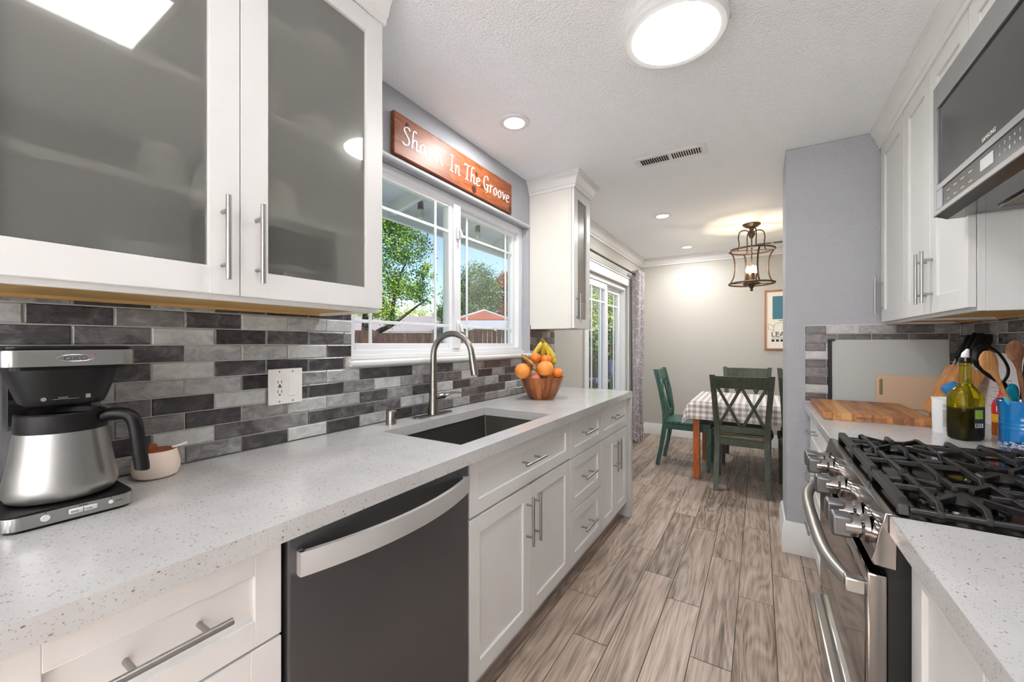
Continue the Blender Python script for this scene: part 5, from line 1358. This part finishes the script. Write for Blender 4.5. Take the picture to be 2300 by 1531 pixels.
def table():
    x0, x1, y0, y1 = .885, 2.12, 4.045, 4.91
    t = thing('dining_table', 'orange-brown wooden dining table under a gingham cloth', 'table', ((x0 + x1) / 2, (y0 + y1) / 2, 0))
    mb = MB(); mb.box(x0, x1, y0, y1, .70, .726, .003); part('tabletop', mb, 'table_wood', t)
    mb = MB(); mb.box(x0 + .05, x1 - .05, y0 + .06, y0 + .08, .62, .6995); mb.box(x0 + .05, x1 - .05, y1 - .08, y1 - .06, .62, .6995); mb.box(x0 + .05, x0 + .07, y0 + .08, y1 - .08, .62, .6995); mb.box(x1 - .07, x1 - .05, y0 + .08, y1 - .08, .62, .6995); part('apron', mb, 'table_wood', t)
    for x in (x0 + .045, x1 - .045):
        for y in (y0 + .075, y1 - .075): mb = MB(); mb.box(x - .028, x + .028, y - .028, y + .028, 0, .6995, .004); part('leg', mb, 'table_wood', t)
    mb = MB(); uvl = mb.bm.loops.layers.uv.new('UVMap'); D = .17; n = 44; m = 34; zt = .731
    vs = {}; flat = {}
    for i in range(n + 1):
        for j in range(m + 1):
            u = x0 - .004 - D + (x1 - x0 + .008 + 2 * D) * i / n; v = y0 - .004 - D + (y1 - y0 + .008 + 2 * D) * j / m
            cx, cy = min(max(u, x0 - .004), x1 + .004), min(max(v, y0 - .004), y1 + .004)
            ex, ey = u - cx, v - cy; e = math.hypot(ex, ey)
            if e < 1e-6: p = (u, v, zt)
            else:
                corner = min(abs(ex), abs(ey)) / e; out = (.14 + .45 * corner + .08 * math.sin(13 * (u + v) + 2 * u)) * e
                dx, dy = ex / e, ey / e; dz = math.sqrt(max(e * e - min(out, e * .9) ** 2, 0)); p = (cx + dx * out + dx * .004, cy + dy * out + dy * .004, zt - dz * .95)
            vs[i, j] = mb.bm.verts.new(p); flat[vs[i, j]] = (u, v)
    for i in range(n):
        for j in range(m):
            f = mb.bm.faces.new((vs[i, j], vs[i + 1, j], vs[i + 1, j + 1], vs[i, j + 1]))
            for l in f.loops: l[uvl].uv = flat[l.vert]
    solo('tablecloth', mb, 'gingham', 'grey and white gingham cloth draped over the dining table', 'tablecloth', sharp=3)
table()
def pendant():
    x, y = 1.367, 4.59
    t = thing('pendant_lamp', 'rustic bronze lantern pendant lamp above the dining table', 'lamp', (x, y, CZ))
    mb = MB(); mb.lathe([(0, 0), (.075, 0), (.078, -.008), (.05, -.03), (.02, -.04), (.018, -.07), (.03, -.085), (.034, -.1), (.02, -.125), (.012, -.14), (0, -.142)], (x, y, CZ), 28); part('canopy', mb, 'bronze', t)
    z1, z2, zm = 2.178, 1.852, 2.01
    for z in (z1, z2):
        mb = MB(); mb.tube([(x + .197 * math.cos(a), y + .197 * math.sin(a), z) for a in [2 * math.pi * k / 40 for k in range(40)]], .009, 8, closed=True, flat=.7); part('ring', mb, 'bronze', t)
    for k in range(4):
        a = math.radians(20 + 90 * k); d = Vector((math.cos(a), math.sin(a), 0)); c = Vector((x, y, 0))
        mb = MB(); pts = smooth_pts([c + d * .195 + Vector((0, 0, z1)), c + d * .160 + Vector((0, 0, 2.11)), c + d * .148 + Vector((0, 0, zm)), c + d * .160 + Vector((0, 0, 1.92)), c + d * .195 + Vector((0, 0, z2))], 5)
        mb.tube(pts, .0065, 8, flat=1.3); part('cage_bar', mb, 'bronze', t)
        mb = MB(); pts = smooth_pts([c + d * .02 + Vector((0, 0, CZ - .075)), c + d * .06 + Vector((0, 0, CZ - .06)), c + d * .105 + Vector((0, 0, CZ - .075)), c + d * .118 + Vector((0, 0, CZ - .13)), c + d * .112 + Vector((0, 0, CZ - .2)), c + d * .125 + Vector((0, 0, z1 + .004))], 5)
        mb.tube(pts, .0055, 8); part('upper_arm', mb, 'bronze', t)
        p = c + d * .036
        mb = MB(); mb.lathe([(0, 0), (.02, 0), (.024, .012), (.014, .016), (.013, .09), (0, .09)], (p.x, p.y, 1.862), 14); cd = part('candle', mb, 'bronze', t)
        mb = MB(); mb.lathe([(0, .09), (.009, .092), (.016, .115), (.012, .14), (.003, .165), (0, .168)], (p.x, p.y, 1.862), 14); part('bulb', mb, 'flame', cd)
    mb = MB(); mb.tube([(x, y, CZ - .14), (x, y, 1.87)], .006, 8); mb.lathe([(0, -.07), (.012, -.066), (.014, -.055), (.008, -.048), (.02, -.03), (.03, -.012), (.075, 0), (.075, .012), (0, .012)], (x, y, 1.845), 20)
    for k in range(2):
        d = Vector((math.cos(.35 + math.pi / 2 * k), math.sin(.35 + math.pi / 2 * k), 0)) * .195; mb.beam(Vector((x, y, 1.852)) - d, Vector((x, y, 1.852)) + d, .012, .006); mb.beam(Vector((x, y, z1)) - d, Vector((x, y, z1)) + d, .009, .005)
    part('stem', mb, 'bronze', t)
    l = bpy.data.lights.new('pendant_glow', 'POINT'); l.energy = 13; l.color = (1, .8, .55); l.shadow_soft_size = .04
    o = bpy.data.objects.new('pendant_glow', l); COL.objects.link(o); o.parent = t; o.location = (0, 0, -.43)
pendant()
def picture():
    x0, x1, z0, z1 = 1.487, 2.02, 1.187, 1.908; y = YF - .0005
    t = thing('framed_print', 'framed teapot print on the far dining wall', 'picture', ((x0 + x1) / 2, y, z0))
    mb = MB(); w = .018
    for a in ((x0, x0 + w, z0, z1), (x1 - w, x1, z0, z1), (x0 + w, x1 - w, z0, z0 + w), (x0 + w, x1 - w, z1 - w, z1)): mb.box(a[0], a[1], y - .025, y, a[2], a[3], .002)
    part('frame', mb, 'oak_frame', t)
    mb = MB(); mb.box(x0 + w, x1 - w, y - .012, y - .004, z0 + w, z1 - w); p = part('print', mb, 'art_cream', t)
    yy = y - .0125
    mb = MB(); mb.box(1.568, 1.92, yy - .0005, yy + .0003, 1.555, 1.832); part('teal_block', mb, 'art_teal', p)
    mb = MB(); text(mb, 'LEAF', (1.553, yy, 1.345), (1, 0, 0), (0, 0, 1), .085, .0006, 1.0); part('title_lettering', mb, 'ink', p); mb = MB()
    for i in range(6): mb.box(1.558 + i * .045, 1.588 + i * .045, yy - .0006, yy + .0002, 1.285, 1.312)
    mb.box(1.558, 1.83, yy - .0006, yy + .0002, 1.327, 1.331)
    part('caption_marks', mb, 'ink', p)
    mb = MB(); c = Vector((1.66, yy, 1.44))
    mb.tube(smooth_pts([c + Vector((-.075, 0, .05)), c + Vector((-.08, 0, -.02)), c + Vector((-.04, 0, -.055)), c + Vector((.06, 0, -.055)), c + Vector((.1, 0, -.02)), c + Vector((.1, 0, .05)), c + Vector((.0, 0, .075)), c + Vector((-.075, 0, .05))], 4), .002, 6)
    mb.tube(smooth_pts([c + Vector((-.076, 0, .02)), c + Vector((-.13, 0, .06)), c + Vector((-.13, 0, .0)), c + Vector((-.078, 0, -.02))], 4), .002, 6)
    mb.tube(smooth_pts([c + Vector((-.03, 0, .1)), c + Vector((.05, 0, .085)), c + Vector((.12, 0, .04))], 4), .004, 6)
    part('teapot_drawing', mb, 'grey_mark', p)
picture()
def curtain():
    z = 2.135; x = .095
    t = thing('curtain_rod', 'black curtain rod above the sliding door', 'curtain rod', (x, 4.4, z))
    mb = MB(); mb.tube([(x, 3.45, z), (x, 5.40, z)], .011, 12); part('rod', mb, 'rod', t)
    mb = MB(); mb.tube([(x, 5.40, z), (x, 5.44, z)], [.018, .016], 12); mb.tube([(x, 3.41, z), (x, 3.45, z)], [.014, .016], 12); part('finial', mb, 'rod', t)
    for y in (3.5, 5.39): mb = MB(); mb.box(.0005, x, y - .008, y + .008, z - .012, z + .012, .002); part('bracket', mb, 'rod', t)
    c = thing('curtain', 'brown and lilac leaf-print curtain hanging beside the sliding door', 'curtain', (x, 5.4, .02))
    mb = MB(); rows = []
    N = 72
    for kz in range(24):
        zz = .03 + (2.19 - .03) * kz / 23; row = []
        for k in range(N + 1):
            u = k / N; a = u * 2 * math.pi * 4.5; amp = .05 * (1 - .15 * math.sin(zz * 2))
            row.append((.10 + amp * math.sin(a), 5.12 + .26 * u + .012 * math.sin(zz * 3 + u * 5), zz))
        rows.append(row)
    mb.sheet(rows); o = part('fabric', mb, 'curtain', c, sharp=3)
    mb = MB()
    for k in range(4): mb.tube([(x + .022 * math.cos(a), 5.135 + .065 * k, z + .022 * math.sin(a)) for a in [2 * math.pi * q / 16 for q in range(16)]], .004, 6, closed=True)
    part('grommets', mb, 'chrome', c)
curtain()

# ------------------------------------------------------------------ outside
mb = MB(); mb.box(-60, -0.17, -40, 60, -.25, -.15); struct('ground', mb, 'grass')
mb = MB(); mb.box(-3.2, -.17, -1, 5.6, -.149, -.06, .005); solo('patio_slab', mb, 'patio', 'pale concrete patio slab outside the window wall', 'patio')
def eaves():
    t = thing('roof_eave', 'pale painted roof eave with rafters outside the kitchen window', 'eave', (-.5, 3, 2.2))
    mb = MB(); mb.prism([(-.165, 2.60), (-.165, 2.64), (-1.02, 2.39), (-1.02, 2.35)], 'y', -1.5, 9); part('soffit', mb, 'eave', t)
    mb = MB(); mb.box(-1.06, -1.02, -1.5, 9, 2.235, 2.40); part('fascia', mb, 'eave', t)
    for k in range(13):
        y = .03 + .715 * k; mb = MB(); mb.prism([(-.165, 2.46), (-.165, 2.60), (-1.02, 2.352), (-1.02, 2.26)], 'y', y - .02, y + .02); part('rafter', mb, 'trim', t)
eaves()
def bulbs():
    t = thing('string_lights', 'black string light cable with hanging bulbs under the eave', 'string lights', (-.85, 2.7, 2.4))
    pts = []
    for k in range(41):
        y = .2 + 5.6 * k / 40; pts.append((-.86, y, 2.45 - .04 * abs(math.sin((y - 2.33) / .76 * math.pi / 2))))
    mb = MB(); mb.tube(pts, .004, 6); part('cable', mb, 'black', t)
    for k in range(-2, 4):
        y = 2.33 + .76 * k; mb = MB(); mb.tube([(-.86, y, 2.45), (-.86, y, 2.40), (-.86, y, 2.385), (-.86, y, 2.33)], [.005, .006, .022, .024], 12); s = part('socket', mb, 'black', t)
        mb = MB(); mb.lathe([(0, -.075), (.02, -.07), (.028, -.05), (.024, -.02), (.016, 0)], (-.86, y, 2.33), 14); part('bulb', mb, 'clear_bulb', s)
bulbs()
def fence():
    t = thing('garden_fence', 'dark weathered board fence at the back of the garden', 'fence', (-6, 10.5, -.15))
    a, b = Vector((-16.0, 4.2, 0)), Vector((3.5, 16.2, 0)); d = (b - a).normalized(); L = (b - a).length; n = int(L / .15); rnd = random.Random(4)
    mb = MB()
    for k in range(n):
        p = a + d * (k * .15); h = 1.58 + rnd.uniform(-.02, .02) + (.1 if (k // 14) % 2 else 0)
        mb.beam(p + d * .004 + Vector((0, 0, (h - .15) / 2)), p + d * .146 + Vector((0, 0, (h - .15) / 2)), .02, h + .15, (0, 0, 1))
    part('boards', mb, 'fence', t)
    mb = MB()
    for z in (.2, 1.2): mb.beam(a + Vector((.03, -.03, z)), b + Vector((.03, -.03, z)), .05, .09)
    part('rails', mb, 'fence', t)
fence()
def tree(label, base, trunk_pts, blobs, leaf, n, size, seed, grp='trees beyond the garden'):
    R3 = lambda p: (.851 * p[0] - .525 * p[1], .525 * p[0] + .851 * p[1], p[2])   # (right, deep, up)
    trunk_pts = [([R3(p) for p in pts], r) for pts, r in trunk_pts]
    blobs = [(*R3(b_), b_[3]) for b_ in blobs]
    rnd = np.random.default_rng(seed); base = Vector(base)
    t = thing('tree', label, 'tree', base, grp)
    mb = MB()
    for pts, r0 in trunk_pts:
        pts = smooth_pts([base + Vector(p) for p in pts], 4); m = len(pts); mb.tube(pts, [r0 * (1 - .93 * i / (m - 1)) for i in range(m)], 8)
    part('trunk', mb, 'bark', t)
    V = []; w = np.array([b[3] ** 2 for b in blobs]); w = w / w.sum()
    P = []
    for b, f in zip(blobs, w):
        k = int(n * f); c = rnd.normal(size=(k, 3)); c /= np.linalg.norm(c, axis=1)[:, None]
        rad = b[3] * (0.55 + 0.45 * rnd.random(k)) * (1 + .18 * rnd.normal(size=k))
        # clumps
        cl = rnd.normal(size=(max(6, k // 60), 3)); cl /= np.linalg.norm(cl, axis=1)[:, None]
        idx = rnd.integers(0, len(cl), k); dirs = cl[idx] + c * .42; dirs /= np.linalg.norm(dirs, axis=1)[:, None]
        P.append(np.array(b[:3]) + dirs * rad[:, None] * np.array([1, 1, .85]))
    P = np.concatenate(P); k = len(P)
    u = rnd.normal(size=(k, 3)); u /= np.linalg.norm(u, axis=1)[:, None]; v = rnd.normal(size=(k, 3)); v -= u * (u * v).sum(1)[:, None]; v /= np.linalg.norm(v, axis=1)[:, None]
    s = size * (.6 + .8 * rnd.random(k))[:, None]
    q = np.stack([P - u * s, P - v * s * .5, P + u * s, P + v * s * .5], 1).reshape(-1, 3)
    me = bpy.data.meshes.new('foliage'); me.from_pydata(q.tolist(), [], np.arange(4 * k).reshape(-1, 4).tolist()); me.materials.append(M[leaf])
    o = bpy.data.objects.new('foliage', me); COL.objects.link(o); o.parent = t
tree('big leafy green tree with a leaning trunk, left in the kitchen window', (-10.29, 9.22, -.15),
     [([(0, 0, 0), (.3, 0, 1.6), (1.0, 0, 2.1), (2.2, 0, 3.0)], .17), ([(0, 0, 0), (0, .1, 2.5), (.2, 0, 5)], .22), ([(.9, 0, 2.0), (1.1, 0, 3.4), (1.6, 0, 4.6)], .09)],
     [(.66, 0, 5.0, 1.15), (1.5, 0, 4.8, .85), (.45, 0, 3.5, 1.15), (1.45, .2, 3.6, .75), (1.9, 0, 3.1, .5), (2.25, 0, 3.95, .38), (.2, 0, 6.2, 1.4), (1.2, 0, 6.0, .9), (-.8, 0, 3.9, 1.4), (-1.2, 0, 6, 1.6), (.7, 0, 2.5, .6)], 'leaf', 42000, .042, 1)
tree('round deep green tree in the right half of the kitchen window', (-9.68, 14.88, -.15),
     [([(0, 0, 0), (.1, 0, 2), (-.3, 0, 4)], .2), ([(.1, 0, 1.8), (.8, 0, 3.2)], .1)],
     [(0, 0, 4.2, 1.05), (-.7, 0, 3.5, .9), (.75, 0, 3.8, .9), (1.35, 0, 3.2, .7), (0, 0, 2.8, 1.0), (-1.1, 0, 2.7, .8)], 'leaf_b', 26000, .046, 2)
tree('russet leaved tree at the right side of the kitchen window', (-8.1, 15.3, -.15), [([(0, 0, 0), (.1, 0, 2), (0, 0, 4)], .15)],
     [(0, 0, 4.2, .55), (.3, 0, 3.5, .6), (-.05, 0, 2.8, .55)], 'leaf_r', 9000, .045, 3)
tree('pale yellow green trees low behind the neighbouring roof', (-18.4, 19.5, -.15), [([(0, 0, 0), (0, 0, 2)], .2)],
     [(0, 0, 2.9, 1.3), (-2.2, 0, 3.1, 1.3), (2.0, 0, 2.7, 1.2), (4.0, 0, 2.5, 1.2), (-4.4, 0, 3, 1.5), (6.5, 0, 2.6, 1.3)], 'leaf_y', 24000, .055, 4)
tree('yellow green tree seen through the sliding door', (-4.0, 15.9, -.15), [([(0, 0, 0), (.1, 0, 2), (0, 0, 3.5)], .15)],
     [(0, 0, 2.6, 1.1), (-1.0, 0, 2.4, 1.0), (.9, 0, 2.5, 1.1), (.2, 0, 3.6, .9)], 'leaf_y', 12000, .05, 5)
tree('dark shrub row by the fence behind the sliding door', (-1.85, 11.9, -.15), [([(0, 0, 0), (0, 0, 1.2)], .1)],
     [(0, 0, 1.5, .5), (-.9, 0, 1.4, .5), (.9, 0, 1.5, .5)], 'leaf_b', 4000, .055, 6)
t = thing('neighbour_house', 'neighbouring house with a pale shallow roof behind the fence', 'house', (-14, 12, -.15))
mb = MB(); rt = Vector((.851, .525, 0)); vd = Vector((-.525, .851, 0)); c = Vector((-15.07, 12.14, 0))
def quad_roof(mb, c, hw, dep, z0, z1, th=.1):
    for sgn in (0, 1):
        p = [c - rt * hw + Vector((0, 0, z0)), c + rt * hw + Vector((0, 0, z0)), c + rt * hw + vd * dep + Vector((0, 0, z1)), c - rt * hw + vd * dep + Vector((0, 0, z1))]
        if sgn: p = [q + vd * (2 * (dep - (q - c).dot(vd))) if abs((q - c).dot(vd)) < .01 else q for q in p]
        mb.loft([p, [q + Vector((0, 0, th)) for q in p]])
quad_roof(mb, c, 4.5, 3.0, 1.75, 2.65); part('roof', mb, 'roof', t)
mb = MB(); m = Matrix((rt, vd, Vector((0, 0, 1)))).transposed().to_4x4(); m.translation = c
mb.box(-4.2, 4.2, .3, 5.7, -.15, 1.8, xf=m); part('wall', mb, 'canvas', t)
def gazebo():
    c = Vector((-7.43, 12.35, 0)); t = thing('garden_gazebo', 'garden gazebo with a rust coloured pointed canopy beyond the fence', 'gazebo', (c.x, c.y, -.15))
    hw = 0.95; co = [c + rt * (sx * hw) + vd * (sy * hw) for sx, sy in ((-1, -1), (1, -1), (1, 1), (-1, 1))]
    mb = MB(); ap = mb.bm.verts.new(c + Vector((0, 0, 2.5))); vs = [mb.bm.verts.new(p + Vector((0, 0, 2.13))) for p in co]; v2 = [mb.bm.verts.new(p + Vector((0, 0, 2.09))) for p in co]
    fs = [mb.bm.faces.new((vs[i], vs[(i + 1) % 4], ap)) for i in range(4)] + [mb.bm.faces.new((v2[i], v2[(i + 1) % 4], vs[(i + 1) % 4], vs[i])) for i in range(4)] + [mb.bm.faces.new(v2[::-1])]; mb._done(fs); part('canopy', mb, 'rust', t)
    mb = MB()
    for p in co: mb.tube([p + Vector((0, 0, 2.13)), c + Vector((0, 0, 2.52))], .035, 6)
    part('ridge_tape', mb, 'canvas', t)
    mb = MB()
    for i in range(4):
        a, b = co[i], co[(i + 1) % 4]; mb.beam(a + Vector((0, 0, 1.93)), b + Vector((0, 0, 1.93)), .02, .3)
        mb.tube([a + (b - a) * .5 + (b - a) * (.36 * math.cos(q)) + Vector((0, 0, 1.45 + .38 * math.sin(q))) for q in [math.pi * k / 10 for k in range(11)]], .03, 6)
    part('valance', mb, 'canvas', t)
    for p in co: mb = MB(); mb.box(p.x - .04, p.x + .04, p.y - .04, p.y + .04, -.15, 2.1); part('post', mb, 'fence_metal', t)
gazebo()
def patio_chair(x, y, rz, label):
    t = thing('patio_chair', label, 'chair', (0, 0, 0))
    for sx in (-1, 1):
        mb = MB(); mb.tube([(sx * .27, -.28, -.149), (sx * .27, -.25, .5), (sx * .27, .28, .5), (sx * .27, .3, -.149)], .018, 8); part('side_frame', mb, 'fence_metal', t)
    mb = MB(); mb.box(-.26, .26, -.25, .27, .2, .3, .03); part('seat_cushion', mb, 'cushion', t)
    mb = MB(); mb.beam((0, -.25, .3), (0, -.38, .8), .52, .08, (0, -1, 0), .02); part('back_cushion', mb, 'cushion', t)
    t.location = (x, y, 0); t.rotation_euler = (0, 0, rz); return t
patio_chair(-2.36, 10.6, 2.6, 'dark framed patio chair on the lawn outside the sliding door')

# ------------------------------------------------------------------ groups of repeated things
GROUPS = {'dining_chair': 'cross-back chairs around the dining table', 'mandarin': 'mandarins in the fruit bowl', 'grapefruit': 'grapefruits in the fruit bowl',
          'knife': 'knives in the knife block', 'crockery': 'crockery behind the frosted cabinet doors', 'wooden_spoon': 'wooden spoons in the blue crock',
          'silicone_spatula': 'silicone spatulas in the blue crock', 'ceiling_vent': 'ceiling air vents', 'base_cabinet': 'white base cabinets with doors',
          'drawer_cabinet': 'white drawer cabinets', 'wall_cabinet': 'white wall cabinets', 'cutting_board': 'cutting boards on the right worktop'}
for o in SC.objects:
    if o.parent is None and 'label' in o and 'group' not in o:
        gname = GROUPS.get(o.name.split('.')[0])
        if gname: o['group'] = gname
